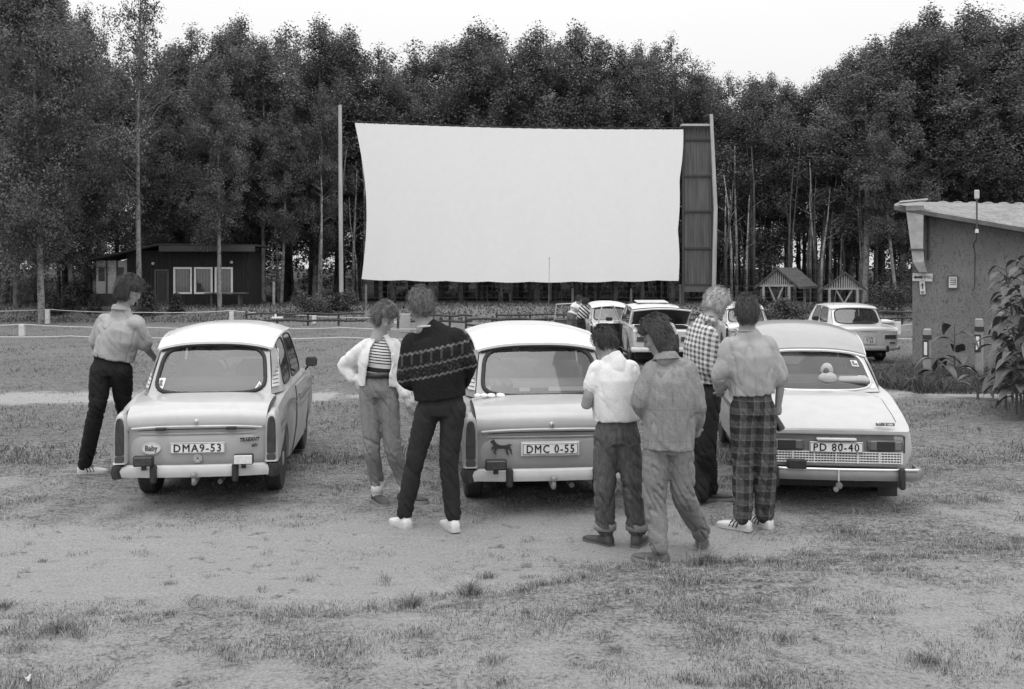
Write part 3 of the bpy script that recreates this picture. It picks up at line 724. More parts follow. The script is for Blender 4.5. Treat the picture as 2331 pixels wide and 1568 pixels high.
vs = [(0, 0, -.4), (L, 0, -.4), (L, 0, zr), (0, 0, zl), (0, d, -.4), (L, d, -.4), (L, d, zr+.4), (0, d, zl+.42)]
m.add(vs, [(0, 1, 2, 3), (4, 5, 6, 7), (0, 3, 7, 4), (1, 2, 6, 5), (0, 1, 5, 4)]); obj('wall', m, RENDER, root)
def roofp(u, v):
    x = -.35+(L+.7)*u; zn = zl+.09-.212*(x); zf = 3.86-zb-.05*x
    return Vector((x, -.45+(d+.9)*v*(.99+.01*math.sin(u*300)), zn+(zf-zn)*v**.9+.022*math.sin(v*2*math.pi*28)))
m = M().grid(roofp, 60, 224); t = NT('roof_sheet'); t.set(.9, 0, .15); t.grey(t.math('MULTIPLY', t.ramp(t.noise(3, 6, .7), .3, .7, .20, .36), t.ramp(t.noise(16, 4), .3, .7, .7, 1.1))); t.bump(t.noise(30, 3), .02)
obj('roof', m, t.m, root, True)
f = M()
for k in range(26): x = .6+k*.36; p = roofp((x+.35)/(L+.7), 1); f.sphere(p+Vector((0, 0, .0)), (.15, .2, .055), 8, 5)
obj('roof_edge_tile', f, t.m, root, True)
m = M(); n = 12
for k in range(n):
    a, b2 = roofp(k/n, 0), roofp((k+1)/n, 0); o2 = Vector((0, .02, 0)); dn = Vector((0, 0, -.09))
    m.add([a, b2, b2+dn, a+dn, a+Vector((0, .45, .02)), b2+Vector((0, .45, .02)), b2+dn+Vector((0, .45, 0)), a+dn+Vector((0, .45, 0))], [(0, 1, 2, 3), (3, 2, 6, 7)])
obj('verge_board', m, gm(.13, .9, .3), root)
# rainwater hopper and its elbow on the left corner
hm = M(); rings = []
for z_, w_, d_, x_ in ((3.40, .36, .42, .06), (3.30, .34, .40, .06), (2.50, .24, .32, .10), (2.2, .22, .30, .13), (1.98, .16, .22, .22)):
    zz = z_-zb; rings.append([(x_-w_/2, -.05-d_, zz), (x_+w_/2, -.05-d_, zz), (x_+w_/2, -.05, zz), (x_-w_/2, -.05, zz)])
hm.loft(rings); hp = obj('rain_hopper', hm, gm(.42, .8, .2), root)
obj('hopper_band', M().box((.10, -.22, 2.47-zb), (.30, .40, .03)), gm(.08, .7), hp)
obj('bracket', M().tube([(.32, -.04, 3.25-zb), (.32, -.04, 2.25-zb)], .025, 6), gm(.06, .8), hp)
obj('flashing', M().box((.02, -.4, 3.50-zb), (.55, .5, .03), rz=.1, ry=-.08), gm(.55, .6), root)
# siren lamp on a pole with its cable
YL = 20.3; pb = Vector((wx(2206, YL), YL, H-(525-YH)*YL/F)); root2 = thing('roof_lamp', pb, 'white cylindrical lamp on a thin pole above the corrugated roof', 'lamp')
zt = H+(YH-456)/F*YL-pb.z; obj('pole', M().tube([(0, -.32, -.02), (0, -.32, zt)], .017, 6), gm(.07), root2)
obj('lamp_head', M().lathe([(.03, 0), (.048, .02), (.05, .17), (.04, .19)], (0, -.32, zt), 'Z', 12), gm(.5, .5), root2)
obj('collar', M().lathe([(.04, -.06), (.03, .02)], (0, -.32, 0), 'Z', 10), gm(.6), root2)
obj('cable', M().tube([(0, -.32, 0), (0, -.30, -.2), (.03, -.1, -.30), (.13, .07, -.36), (.15, .07, -.5), (.14, .07, -1.2), (.08, .07, -1.26)], .012, 5), gm(.04), root2)
# signs on the wall
def wallY(px):                                    # where a sight line meets the turned wall
    k = (px-CX)/F; t_ = (k*YW-bx0)/(math.cos(RB)-k*math.sin(RB)); return YW+t_*math.sin(RB)
def wp(px, py, off=.03): Y = wallY(px)-off; return Vector(((px-CX)*Y/F, Y, H-(py-YH)*Y/F))
SG = gm(.62, .6, .08)
c = wp(2099, 631); root = thing('wall_sign', c, 'white arrow sign board on the left corner of the rendered wall', 'sign', RB)
obj('board', M().box((0, 0, 0), (.40, .02, .17), ry=.03), SG, root)
m = M().prism([(-.17, .0), (-.12, .04), (-.12, .018), (-.02, .018), (.0, .045), (.0, -.045), (-.02, -.018), (-.12, -.018), (-.12, -.04)], .004); m.xf(Matrix.Translation((-.01, -.018, 0))); obj('arrow', m, BLACK, root)
tm = text_m('ANMELD.', .085, .002); tm.xf(Matrix.Translation((.105, -.016, 0))); obj('lettering', tm, gm(.12), root)
c = wp(2099, 654); root = thing('wall_sign', c, 'small upright white sign with a cross hanging under the arrow sign', 'sign', RB)
obj('board', M().box((0, 0, 0), (.11, .02, .30), ry=-.06), SG, root)
m = M().box((0, -.016, .03), (.02, .004, .13)); m.box((0, -.016, .03), (.014, .005, .0)); m.box((-.02, -.016, .05), (.02, .004, .02)); m.box((.02, -.016, .05), (.02, .004, .02)); m.box((0, -.016, -.09), (.06, .004, .015)); m.box((0, -.016, -.12), (.06, .004, .015)); obj('mark', m, BLACK, root)
c = wp(2168, 642); root = thing('wall_sign', c, 'small framed notice with lines of text in the middle of the rendered wall', 'sign', RB)
obj('board', M().box((0, 0, 0), (.18, .02, .26)), SG, root)
m = M(); [m.box(q[:3], q[3:]) for q in ((0, -.012, .13, .20, .02, .02), (0, -.012, -.13, .20, .02, .02), (-.09, -.012, 0, .02, .02, .24), (.09, -.012, 0, .02, .02, .24))]; obj('frame', m, gm(.08), root)
m = M(); [m.box((0, -.014, z_), (.10, .004, .016)) for z_ in (.07, .03, -.01, -.05)]; m.box((.05, -.014, .01), (.012, .005, .13)); obj('lettering', m, gm(.1), root)
# striped concrete bollards
for px, y0, lab, dz in ((2110, 748, 'left black and white striped concrete bollard beside the small leafy plant', 0), (2228, 725, 'taller black and white striped concrete bollard by the big leaves', 0)):
    Y = 19.4 if px < 2200 else 18.9; X = (px-CX)*Y/F; z = g(X, Y); ht = H-(y0-YH)*Y/F-z; root = thing('bollard', (X, Y, z), lab, 'bollard', R(-25))
    obj('post', M().box((0, 0, ht/2-.1), (.15, .15, ht+.2), bev=.02), gm(.30, .85, .2), root)
    m = M().box((-.03, -.088, ht*.62), (.11, .012, .34)); m.box((.0, -.088, ht*.84), (.17, .01, .09)); mo = obj('black_band', m, gm(.03), root)
    obj('white_stripe', M().box((-.03, -.097, ht*.62), (.06, .01, .26)), WHITE, root)

# ------------------------------------------------------------------ big leaved plants
def bigleaf(m, p, az, el, L_, W_, curl=.4):
    d = Vector((math.cos(az), math.sin(az), 0)); sd = Vector((-math.sin(az), math.cos(az), 0)); n = 7
    def fn(u, v):
        s = u; w_ = W_*math.sin(math.pi*min(1, s*.93+.07))**.8*(1-.35*s)*.5; t_ = (v-.5)*2
        a = el-curl*s*2; c = p+d*(L_*s*math.cos(el-curl*s))+Vector((0, 0, L_*s*math.sin(a*.9)))
        return c+sd*(t_*w_)+Vector((0, 0, abs(t_)*w_*.35+.01*math.sin(s*22)*abs(t_)))
    m.grid(fn, n, 4)
t = NT('big_leaf'); t.set(.45, 0, .4); t.grey(t.math('MULTIPLY', t.ramp(t.noise(4, 3), .3, .7, .045, .13), 1.0)); t.bump(t.noise(22, 3), .01); BL = t.m
def bigplant(X, Y, ht, nleaf, L_, label, r, lean=0):
    z = g(X, Y); root = thing('leafy_plant', (X, Y, z), label, 'plant'); rr = random.Random(r)
    st = [Vector((lean*q*q*ht*.5, 0, ht*q)) for q in [k/6 for k in range(7)]]
    obj('stem', M().tube([st[0]-Vector((0, 0, .1))]+st, [.022]+[.022-.002*k for k in range(7)], 6), gm(.09, .7), root)
    for k in range(nleaf):
        q = .18+.8*(k+.5)/nleaf; p = Vector((lean*q*q*ht*.5, 0, ht*q)); a = k*2.4+rr.uniform(-.4, .4); L2 = L_*rr.uniform(.75, 1.15)*(1-.35*q)
        m = M(); e = p+Vector((math.cos(a)*.12, math.sin(a)*.12, .07)); m.tube([p, e], .006, 4); bigleaf(m, e, a, rr.uniform(.0, .5), L2, L2*.68, rr.uniform(.3, .7)); obj('leaf', m, BL, root, True)
PG = 'big leaved plants at the right edge'
for k, (px, Y, ht, lab) in enumerate(((2300, 14, 2.15, 'tallest big leaved plant reaching up before the rendered wall'), (2345, 13.2, 2.2, 'big leaved plant cut off by the right edge of the picture'), (2330, 15, 1.9, 'big leaved plant behind the tallest one at the right edge'),
                                      (2275, 14.6, 1.25, 'waist high big leaved plant left of the tallest plant'), (2310, 13.4, .95, 'low big leaved plant at the foot of the tallest plant'), (2365, 14.2, 2.3, 'tall big leaved plant half out of the picture on the right'), (2318, 13.8, 1.7, 'shoulder high big leaved plant in the middle of the right clump'), (2290, 15.5, 1.5, 'chest high big leaved plant at the back of the right clump'))):
    bigplant((px+14-CX)*Y/F, Y, ht, 36 if ht > 1.5 else 22, .34, lab, k, -.15)
bigplant((2172-CX)*18.6/F, 18.6, 1.15, 7, .62, 'small leafy plant with few broad leaves between the two bollards', 31)
bigplant((2135-CX)*18.3/F, 18.3, .55, 6, .45, 'low broad leaved weed right of the left bollard', 32)
bigplant((2225-CX)*16/F, 16, .45, 7, .34, 'low leafy weed in the tall grass near the right edge', 33)
# ------------------------------------------------------------------ cars
def pchip(xs_, ys_, x):
    n = len(xs_)
    if x <= xs_[0]: return ys_[0]
    if x >= xs_[-1]: return ys_[-1]
    h = [xs_[i+1]-xs_[i] for i in range(n-1)]; dl = [(ys_[i+1]-ys_[i])/h[i] for i in range(n-1)]
    def dd(i):
        if i == 0: return dl[0]
        if i == n-1: return dl[-1]
        a, b = dl[i-1], dl[i]
        return 0 if a*b <= 0 else 2*a*b/(a+b)
    i = max(k for k in range(n-1) if xs_[k] <= x); t = (x-xs_[i])/h[i]; t2, t3 = t*t, t*t*t
    return ys_[i]*(2*t3-3*t2+1)+h[i]*dd(i)*(t3-2*t2+t)+ys_[i+1]*(-2*t3+3*t2)+h[i]*dd(i+1)*(t3-t2)

def cr(pts, t):                     # Catmull-Rom through 2D points, t in segments
    i = min(int(t), len(pts)-2); f = t-i; p = [pts[max(0, i-1)], pts[i], pts[i+1], pts[min(len(pts)-1, i+2)]]
    return tuple(.5*(2*p[1][k]+(p[2][k]-p[0][k])*f+(2*p[0][k]-5*p[1][k]+4*p[2][k]-p[3][k])*f*f+(3*p[1][k]-p[0][k]-3*p[2][k]+p[3][k])*f**3) for k in (0, 1))

class Tub:
    """car body below the windows. stations: (y, (x,z) sill, mid, shoulder, deck edge, z at centre)"""
    def __init__(s, st, arches):
        s.y = [q[0] for q in st]; s.q = [[p for p in q[1:5]]+[(0, q[5])] for q in st]; s.ar = arches
    def prof(s, y): return [(pchip(s.y, [q[k][0] for q in s.q], y), pchip(s.y, [q[k][1] for q in s.q], y)) for k in range(5)]
    def P(s, y, t):                 # t 0 sill, 1 mid, 2 shoulder, 3 deck edge, 4 centre
        pr = s.prof(y); x, z = cr(pr, t)
        if t >= 3: x = pr[3][0]*(4-t); z = pr[3][1]+(pr[4][1]-pr[3][1])*math.sin((t-3)*math.pi/2)
        if t < 2:
            zl = pr[0][1]; zn = zl
            for yc, zc, ra in s.ar:
                if abs(y-yc) < ra: zn = max(zn, zc+math.sqrt(ra*ra-(y-yc)**2))
            zs = pr[2][1]; z = zn+(z-zl)*(zs-zn)/(zs-zl)
            if zn > zl: x = min(x+.012*(1-t/2), x+.012)
        return Vector((x, y, z))
    def N(s, y, t):
        a = s.P(y+.01, t)-s.P(y-.01, t); b = s.P(y, min(4, t+.02))-s.P(y, max(0, t-.02)); n = a.cross(b).normalized()
        return n if n.x > -.2 else -n
    def mesh(s):
        m = M(); y0, y1 = s.y[0], s.y[-1]; n = int((y1-y0)/.035); Y = [y0+(y1-y0)*k/n for k in range(n+1)]
        T = [0, .2, .4, .7, 1, 1.3, 1.6, 1.8, 2, 2.2, 2.4, 2.7, 3, 3.25, 3.5, 3.75, 4]; rings = []
        for y in [Y[0]-.012]+Y+[Y[-1]+.012]:
            yy = min(max(y, y0), y1); k = .975 if yy != y else 1
            h = [s.P(yy, t) for t in T]; zc = .6
            h = [Vector((p.x*k, y, zc+(p.z-zc)*k)) for p in h]
            rings.append(h+[Vector((-p.x, p.y, p.z)) for p in reversed(h[:-1])])
        m.loft(rings, cap=True)
        # loft closes the ring along the floor between the two sills
        return m
    def panel(s, y0, y1, t0, t1, off=.006, side=1, ny=14, nt=8, rim=.02):
        m = M()
        def fn(u, v):
            y = y0+(y1-y0)*u; t = t0+(t1-t0)*v; p = s.P(y, t)+s.N(y, t)*off; return (p.x*side, p.y, p.z)
        m.grid(fn, ny, nt)
        def fr(u, v, q):
            y = y0+(y1-y0)*u; t = t0+(t1-t0)*v; p = s.P(y, t)+s.N(y, t)*(off-rim*q); return (p.x*side, p.y, p.z)
        m.grid(lambda u, q: fr(0, u, q), nt, 1); m.grid(lambda u, q: fr(1, u, q), nt, 1); m.grid(lambda u, q: fr(u, 0, q), ny, 1); m.grid(lambda u, q: fr(u, 1, q), ny, 1)
        return m
    def strip(s, y0, y1, t, w_, off, side=1, n=30):
        return M().grid(lambda u, v: (lambda p: (p.x*side, p.y, p.z))(s.P(y0+(y1-y0)*u, t)+s.N(y0+(y1-y0)*u, t)*off+Vector((0, 0, w_*(v-.5)))), n, 1)

def patch(b0, b1, t0, t1, bm=(0, 0, 0), tm=(0, 0, 0), out=(0, 0, 0)):
    b0, b1, t0, t1, bm, tm, out = map(Vector, (b0, b1, t0, t1, bm, tm, out))
    def fn(u, v):
        k = 4*u*(1-u); return (b0.lerp(b1, u)+bm*k)*(1-v)+(t0.lerp(t1, u)+tm*k)*v+out*(4*v*(1-v))
    return fn
def window(fn, mu0, mu1, mv0, mv1, rad, nn=48):
    """frame ring and pane for a patch: margins in u and v, corner radius as a fraction"""
    cu, cv = (mu0+1-mu1)/2, (mv0+1-mv1)/2; hu, hv = (1-mu1-mu0)/2, (1-mv1-mv0)/2; inn = []; outr = []
    for k in range(nn):
        a = 2*math.pi*(k+.5)/nn; c, s = math.cos(a), math.sin(a); e = rad
        x = math.copysign(abs(c)**e, c); y = math.copysign(abs(s)**e, s); inn.append((cu+x*hu, cv+y*hv))
        q = max(abs(c), abs(s)); outr.append((.5+c/q*.5, .5+s/q*.5))
    fr = M(); mid = [((a[0]+b[0])/2, (a[1]+b[1])/2) for a, b in zip(inn, outr)]
    for A, B_ in ((outr, mid), (mid, inn)):
        vs = [fn(*p) for p in A]+[fn(*p) for p in B_]; fr.add(vs, [(i, (i+1) % nn, nn+(i+1) % nn, nn+i) for i in range(nn)])
    # corners of the outer rectangle
    for cu_, cv_ in ((0, 0), (1, 0), (1, 1), (0, 1)):
        o = sorted(range(nn), key=lambda i: (outr[i][0]-cu_)**2+(outr[i][1]-cv_)**2)[:2]; fr.add([fn(cu_, cv_), fn(*outr[o[0]]), fn(*outr[o[1]])], [(0, 1, 2)])
    pn = M(); rings = []
    for s in (1, .8, .55, .3, .1): rings.append([fn(cu+(p[0]-cu)*s, cv+(p[1]-cv)*s) for p in inn])
    pn.loft(rings, cap=False); pn.add(rings[-1], [tuple(range(nn))])
    seal = [fn(*p) for p in inn]
    return fr, pn, seal

def wheel(root, x, y, r, w_, hub=.30, side=1):
    m = M().lathe([(r*.62, -w_/2), (r*.93, -w_/2), (r, -w_/2+.02), (r, w_/2-.02), (r*.93, w_/2), (r*.62, w_/2)], (0, 0, 0), 'X', 30)
    wo = bpy.data.objects.new('wheel', None); COL.objects.link(wo); wo.parent = root; wo.location = (x, y, r)
    obj('tyre', m, RUBBER, wo, 'auto')
    o = side*w_/2; obj('rim', M().lathe([(r*.60, o*.9), (r*.58, o*.75), (r*.3, o*.8), (r*.22, o*1.05), (.02, o*1.1)], (0, 0, 0), 'X', 24), gm(hub, .45, .2), wo, 'auto')

def plate(root, x, y, z, w_, h, txt, rx=0, fs=.08, border=True, sx=.9, two=None):
    p = obj('number_plate', M().box((0, 0, 0), (w_, .008, h), bev=.003), gm(.72, .5, .08, 9), root); p.location = (x, y, z); p.rotation_euler = (rx, 0, 0)
    tm = text_m(txt, fs, .001, .0014, sx, 1.2)
    xs2 = [v[0] for v in tm.v]; zs2 = [v[2] for v in tm.v]; k = (w_*.86)/(max(xs2)-min(xs2)) if not two else 1
    hh = (h*.72)/(max(zs2)-min(zs2)) if not two else 1
    tm.v = [((v[0]-(max(xs2)+min(xs2))/2)*k, v[1]-.0055, (v[2]-(max(zs2)+min(zs2))/2)*hh+(h*.22 if two else 0)) for v in tm.v]
    if two: t2 = text_m(two, fs, .001, .0009, sx, 1.1); t2.v = [(v[0], v[1]-.0055, v[2]-h*.22) for v in t2.v]; tm.merge(t2)
    obj('plate_text', tm, BLACK, p)
    if border:
        b = M(); e = .0035
        for q in ((0, h/2-.006, w_-.006, e), (0, -h/2+.006, w_-.006, e)): b.box((q[0], -.005, q[1]), (q[2], .002, q[3]))
        for q in (-1, 1): b.box((q*(w_/2-.006), -.005, 0), (e, .002, h-.016))
        obj('plate_border', b, gm(.08), p)
    return p

def greenhouse(root, body, G, seal_w=.016, seal_mat=None, glass=None):
    glass = glass or GLASS; seal_mat = seal_mat or RUBBER
    B_, T_ = G['base'], G['top']; mir = lambda p: (-p[0], p[1], p[2])
    def put(fn, mg, rad, name, sw, out=None):
        fr, pn, seal = window(fn, *mg, rad); body.merge(fr); w_ = obj(name, pn, glass, root, True); obj('seal', M().tube(seal, sw, 6, closed=True), seal_mat, w_, True)
        return seal
    G['rear_seal'] = put(patch(mir(B_[0]), B_[0], mir(T_[0]), T_[0], G['rb'], G['rt'], G.get('ro', (0, 0, 0))), G['rm'], .42, 'rear_window', seal_w)
    put(patch(mir(B_[-1]), B_[-1], mir(T_[-1]), T_[-1], G['fb'], G['ft']), (.05, .05, .06, .06), .42, 'windscreen', seal_w*.8)
    for s in (1, -1):
        for i in range(len(B_)-1):
            q = (lambda p: p) if s > 0 else mir; fn = patch(q(B_[i]), q(B_[i+1]), q(T_[i]), q(T_[i+1]), (0, 0, 0), (0, 0, 0), (.015*s, 0, 0))
            if G['side'][i]:
                mg = G['side'][i]; put(fn, mg, .36, 'side_window', .009)
            else: body.grid(fn, 4, 6)

def roof_part(root, Rf, mat, name='roof'):
    """Rf: list of (y_edge, x_edge, z_edge, y_centre, z_centre)"""
    ks = list(range(len(Rf)))
    def fn(u, v):
        k = v*(len(Rf)-1); q = [pchip(ks, [r[j] for r in Rf], k) for j in range(5)]; s = 2*u-1; a = 1-abs(s)**2.6
        return Vector((q[1]*s, q[0]+(q[3]-q[0])*(1-s*s), q[2]+(q[4]-q[2])*a))
    m = M().grid(fn, 26, 26); n = len(m.v)
    m.add([(p[0], p[1], p[2]-.022) for p in m.v], [tuple(reversed(f)) for f in m.f])
    rim = [fn(k/26, 0) for k in range(27)]+[fn(1, k/26) for k in range(1, 27)]+[fn(1-k/26, 1) for k in range(1, 27)]+[fn(0, 1-k/26) for k in range(1, 26)]
    m.loft([rim, [p-Vector((0, 0, .022)) for p in rim]], cap=False)
    o = obj(name, m, mat, root, 'auto'); return o, fn

def interior(root, z0, yf, yr, hw, seat=.10, top=None, wheel_=True):
    SM = gm(seat, .9, .15); top = top or z0+.12
    obj('cabin_lining', M().box((0, (yf+yr)/2+.35, z0+.012), (hw*1.96, yf-yr+1.05, .02)), gm(.05, .95), root)
    for s in (-1, 1):
        m = M(); m.box((s*hw*.5, yf, (z0+top)/2-.1), (hw*.78, .16, top-z0+.30), bev=.07, rx=-.12); obj('front_seat', m, SM, root, True)
    obj('rear_bench', M().box((0, yr, z0-.02), (hw*1.7, .14, .24), bev=.06, rx=-.15), SM, root, True)
    if wheel_:
        sw = M().tube([(-hw*.5+.17*math.cos(a), yf+.62+.05*math.sin(a), z0+.02+.165*math.sin(a)) for a in [k*math.pi/12 for k in range(24)]], .011, 6, closed=True)
        sw.tube([(-hw*.5-.16, yf+.62, z0+.02), (-hw*.5+.16, yf+.62, z0+.02)], .012, 5); obj('steering_wheel', sw, gm(.05), root)
    obj('dashboard', M().box((0, yf+.80, z0-.03), (hw*2, .2, .14), bev=.05), gm(.06), root)
    obj('mirror', M().box((0, yf+.62, top+.14), (.18, .02, .05), bev=.01), BLACK, root)

def bumper(root, y, z, h, hw, mat, wrap=.18, depth=.05, name='bumper'):
    m = M(); path = [(-hw, y+wrap), (-hw+.01, y+wrap*.4), (-hw+.06, y+.03), (-hw*.6, y-.005), (0, y-.018), (hw*.6, y-.005), (hw-.06, y+.03), (hw-.01, y+wrap*.4), (hw, y+wrap)]
    rings = []
    for i, p in enumerate(path):
        a = Vector(path[max(0, i-1)]); b = Vector(path[min(len(path)-1, i+1)]); t = (b-a).normalized(); n = Vector((t.y, -t.x))
        sec = [(-.3*depth, -h/2), (.5*depth, -h*.42), (depth*.62, -h*.2), (depth*.66, h*.1), (depth*.45, h*.38), (0, h/2), (-.3*depth, h*.5)]
        rings.append([(p[0]+n.x*o, p[1]+n.y*o, z+dz) for o, dz in sec])
    m.loft(rings); return obj(name, m, mat, root, 'auto')

def trabant(loc, rz, label, roofv, bodyv, lidv, txt, S=(1, 1, 1), extra=None, group=None, seat=.12, doors=()):
    root = thing('parked_car', loc, label, 'car', rz, group, S)
    BM = paint(bodyv); RM = paint(roofv, .03); LM = paint(lidv, .05)
    sh = lambda y: y
    st = [(-.72, (.60, .34), (.665, .50), (.668, .735), (.60, .70), .66), (-.5, (.625, .31), (.69, .50), (.682, .80), (.60, .80), .80), (0, (.65, .25), (.705, .52), (.69, .845), (.60, .865), .875),
          (.6, (.66, .22), (.71, .53), (.695, .862), (.61, .88), .885), (1.5, (.66, .22), (.71, .53), (.695, .862), (.61, .88), .885), (2.0, (.65, .24), (.705, .52), (.685, .85), (.58, .885), .91),
          (2.45, (.64, .28), (.69, .50), (.66, .80), (.55, .84), .87), (2.68, (.60, .33), (.65, .48), (.62, .72), (.5, .77), .79), (2.76, (.57, .36), (.62, .48), (.58, .66), (.46, .70), .72)]
    T = Tub(st, [(0, .27, .33), (2.02, .27, .33)]); body = T.mesh()
    G = dict(base=[(.565, -.20, .875), (.645, .0, .875), (.655, .60, .88), (.645, 1.64, .88)], top=[(.505, .10, 1.275), (.515, .20, 1.32), (.535, .62, 1.375), (.525, 1.32, 1.365)],
             rb=(0, -.07, 0), rt=(0, -.05, .055), rm=(.045, .045, .03, .06), fb=(0, .2, 0), ft=(0, .05, .03), side=[None, (.10, .07, .10, .08), (.05, .10, .10, .08)])
    greenhouse(root, body, G, .020)
    obj('body', body, BM, root, 'auto')
    ro, fn = roof_part(root, [(.055, .528, 1.262, -.03, 1.325), (.30, .545, 1.345, .24, 1.41), (.72, .56, 1.385, .70, 1.462), (1.1, .555, 1.385, 1.12, 1.462), (1.36, .54, 1.365, 1.44, 1.40)], RM)
    for s in (0, 1): obj('gutter', M().tube([fn(s, k/14)+Vector((.006*(1 if s else -1), 0, -.012)) for k in range(15)], .011, 6), gm(.6, .4), ro)
    obj('rear_trim', M().tube([fn(.03+.94*k/20, 0)+Vector((0, .014, -.026)) for k in range(21)], .016, 6), RUBBER, ro)
    obj('seam', T.panel(.56, .60, .1, 1.98, .004, 1, 1, 12, .003), BLACK, root)
    obj('seam', T.panel(.56, .60, .1, 1.98, .004, -1, 1, 12, .003), BLACK, root)
    for s in (1, -1):
        ang = doors[0 if s < 0 else 1] if doors else 0
        m = T.panel(.59, 1.60, .12, 1.97, .010, s); hinge = Vector((s*.70, 1.60, 0))
        fr = None
        d_ = obj('door', m.xf(Matrix.Translation(-hinge)), BM, root, 'auto'); d_.location = hinge; d_.rotation_euler = (0, 0, ang)
        obj('door_handle', M().tube([Vector((s*.728, .72, .76))-hinge, Vector((s*.738, .76, .76))-hinge, Vector((s*.728, .84, .76))-hinge], .011, 6), CHROME, d_)
        if abs(ang) > .4:
            wf = M().tube([Vector((s*.68, .62, .86))-hinge, Vector((s*.60, .64, 1.34))-hinge, Vector((s*.59, 1.25, 1.36))-hinge, Vector((s*.67, 1.58, .88))-hinge], .022, 6); obj('window_frame', wf, BM, d_)
            obj('door_lining', T.panel(.62, 1.58, .2, 1.9, -.02, s).xf(Matrix.Translation(-hinge)), gm(.12), d_)
    # boot lid: curves from the window down over the rear edge
    prof = [(-.225, .882), (-.36, .872), (-.52, .858), (-.64, .832), (-.725, .785), (-.762, .735), (-.772, .69), (-.772, .668)]
    def lid(u, v):
        k = v*(len(prof)-1); y = pchip(list(range(8)), [p[0] for p in prof], k); z = pchip(list(range(8)), [p[1] for p in prof], k); s = 2*u-1; hw = .60-.02*v+.01*math.sin(v*3)
        return Vector((hw*s, y+.035*s*s*(v**2)-.05*(1-s*s)*(1-v), z+.022-.03*abs(s)**3*(1-v*.3)))
    m = M().grid(lid, 26, 28); n = len(m.v); m.add([(p[0], p[1]+.012, p[2]-.02) for p in m.v], [tuple(reversed(f)) for f in m.f])
    rim = [lid(k/26, 1) for k in range(27)]; m.loft([rim, [p+Vector((0, .03, -.012)) for p in rim]], cap=False)
    for s in (0, 1): e = [lid(s, k/28) for k in range(29)]; m.loft([e, [p-Vector((0, 0, .03)) for p in e]], cap=False)
    lo = obj('boot_lid', m, LM, root, 'auto')
    obj('lid_lip', M().tube([lid(.02+.96*k/20, 1)+Vector((0, -.004, 0)) for k in range(21)], .008, 6), gm(.62, .4), lo)
    obj('lid_seam', M().tube([lid(s_, k/14)+Vector((.008*(1 if s_ else -1), 0, -.022)) for s_ in (0,) for k in range(15)]+[lid(k/14, 1)+Vector((0, .02, -.02)) for k in range(15)]+[lid(1, 1-k/14)+Vector((.008, 0, -.022)) for k in range(15)], .009, 5), BLACK, lo)
    obj('lock_button', M().lathe([(.027, 0), (.027, -.012), (.017, -.016), (.015, -.03), (.005, -.032)], (0, -.765, .725), 'Y', 18), CHROME, lo)
    # recessed rear panel under the lid
    obj('rear_panel', M().grid(lambda u, v: (-.60+1.2*u, -.742-.014*math.sin(v*math.pi)+.03*(2*u-1)**4+.012*sst(.8, .95, v), .37+.275*v), 20, 14), BM, root, True)
    obj('panel_crease', M().tube([(-.55+1.1*k/20, -.752+.03*(k/10-1)**4, .628) for k in range(21)], .006, 5), LM, root)
    for s in (1, -1):
        pod = M()
        prof2 = [(.40, .060, -.03), (.42, .062, 0), (.60, .061, 0), (.72, .054, .004), (.775, .040, .02), (.80, .02, .05)]
        rings = []
        for z_, w_, yo in prof2: rings.append([(s*.645-w_, -.60, z_+.01), (s*.645-w_, -.755+yo, z_), (s*.645-w_*.7, -.785+yo, z_), (s*.645+w_*.7, -.785+yo, z_), (s*.645+w_, -.755+yo, z_), (s*.645+w_, -.60, z_+.01)])
        pod.loft(rings); po = obj('tail_lamp', pod, BM, root, 'auto'); LD = gm(.045, .25, .3, 20)
        ln = M(); rings = []
        for z_, w_ in ((.468, .030), (.472, .040), (.60, .041), (.70, .037), (.745, .028), (.765, .012)): rings.append([(s*.645-w_, -.78, z_), (s*.645-w_*.8, -.805, z_), (s*.645+w_*.8, -.805, z_), (s*.645+w_, -.78, z_)])
        ln.loft(rings); obj('lens', ln, LD, po, 'auto'); obj('reflector', M().box((s*.645, -.79, .432), (.076, .025, .052), bev=.006), gm(.06, .3), po)
        obj('vent_grille', M().grid(lambda u, v: (s*(.566+.055*u-.05*v), -.165+.12*u+.30*v-.01, .93+.31*v+.004), 1, 2), gm(.62), root)
        vo = M()
        for k in range(8):
            v = .1+.1*k; p, q = Vector((s*(.57-.05*v), -.16+.30*v-.018, .93+.31*v)), Vector((s*(.62-.05*v), -.05+.30*v-.018, .93+.31*v)); vo.tube([p.lerp(q, .1), p.lerp(q, .9)], .004, 4)
        obj('louvre', vo, gm(.1), root)
    bo = bumper(root, -.80, .335, .10, .655, gm(.50, .45, .08), .02)
    for s in (1, -1):
        m = M(); rings = []
        for x, y, h_ in ((.640, -.815, .048), (.66, -.82, .052), (.695, -.80, .050), (.708, -.76, .046), (.71, -.66, .040)): rings.append([(s*x, y-.02+.0, .335-h_), (s*(x+.012), y-.03, .335), (s*x, y-.02, .335+h_), (s*(x-.05), y+.05, .335+h_), (s*(x-.05), y+.05, .335-h_)])
        m.loft(rings); obj('bumper_corner', m, RUBBER, bo, 'auto')
        obj('overrider', M().box((s*.345, -.845, .325), (.055, .055, .15), bev=.014), RUBBER, bo, 'auto')
    f = bumper(root, 2.84, .335, .10, .655, gm(.50, .45, .08), -.02, name='front_bumper')
    for x, y, s in ((.575, 0, 1), (-.575, 0, -1), (.575, 2.02, 1), (-.575, 2.02, -1)): wheel(root, x, y, .275, .145, .32, s)
    obj('underbody', M().box((0, 1.35, .22), (1.22, 2.5, .15)), gm(.02), root)  # plain slab, made wide and low to deepen the shade under the car
    obj('rear_axle', M().tube([(-.52, 0, .24), (.52, 0, .24)], .05, 8), gm(.02), root)
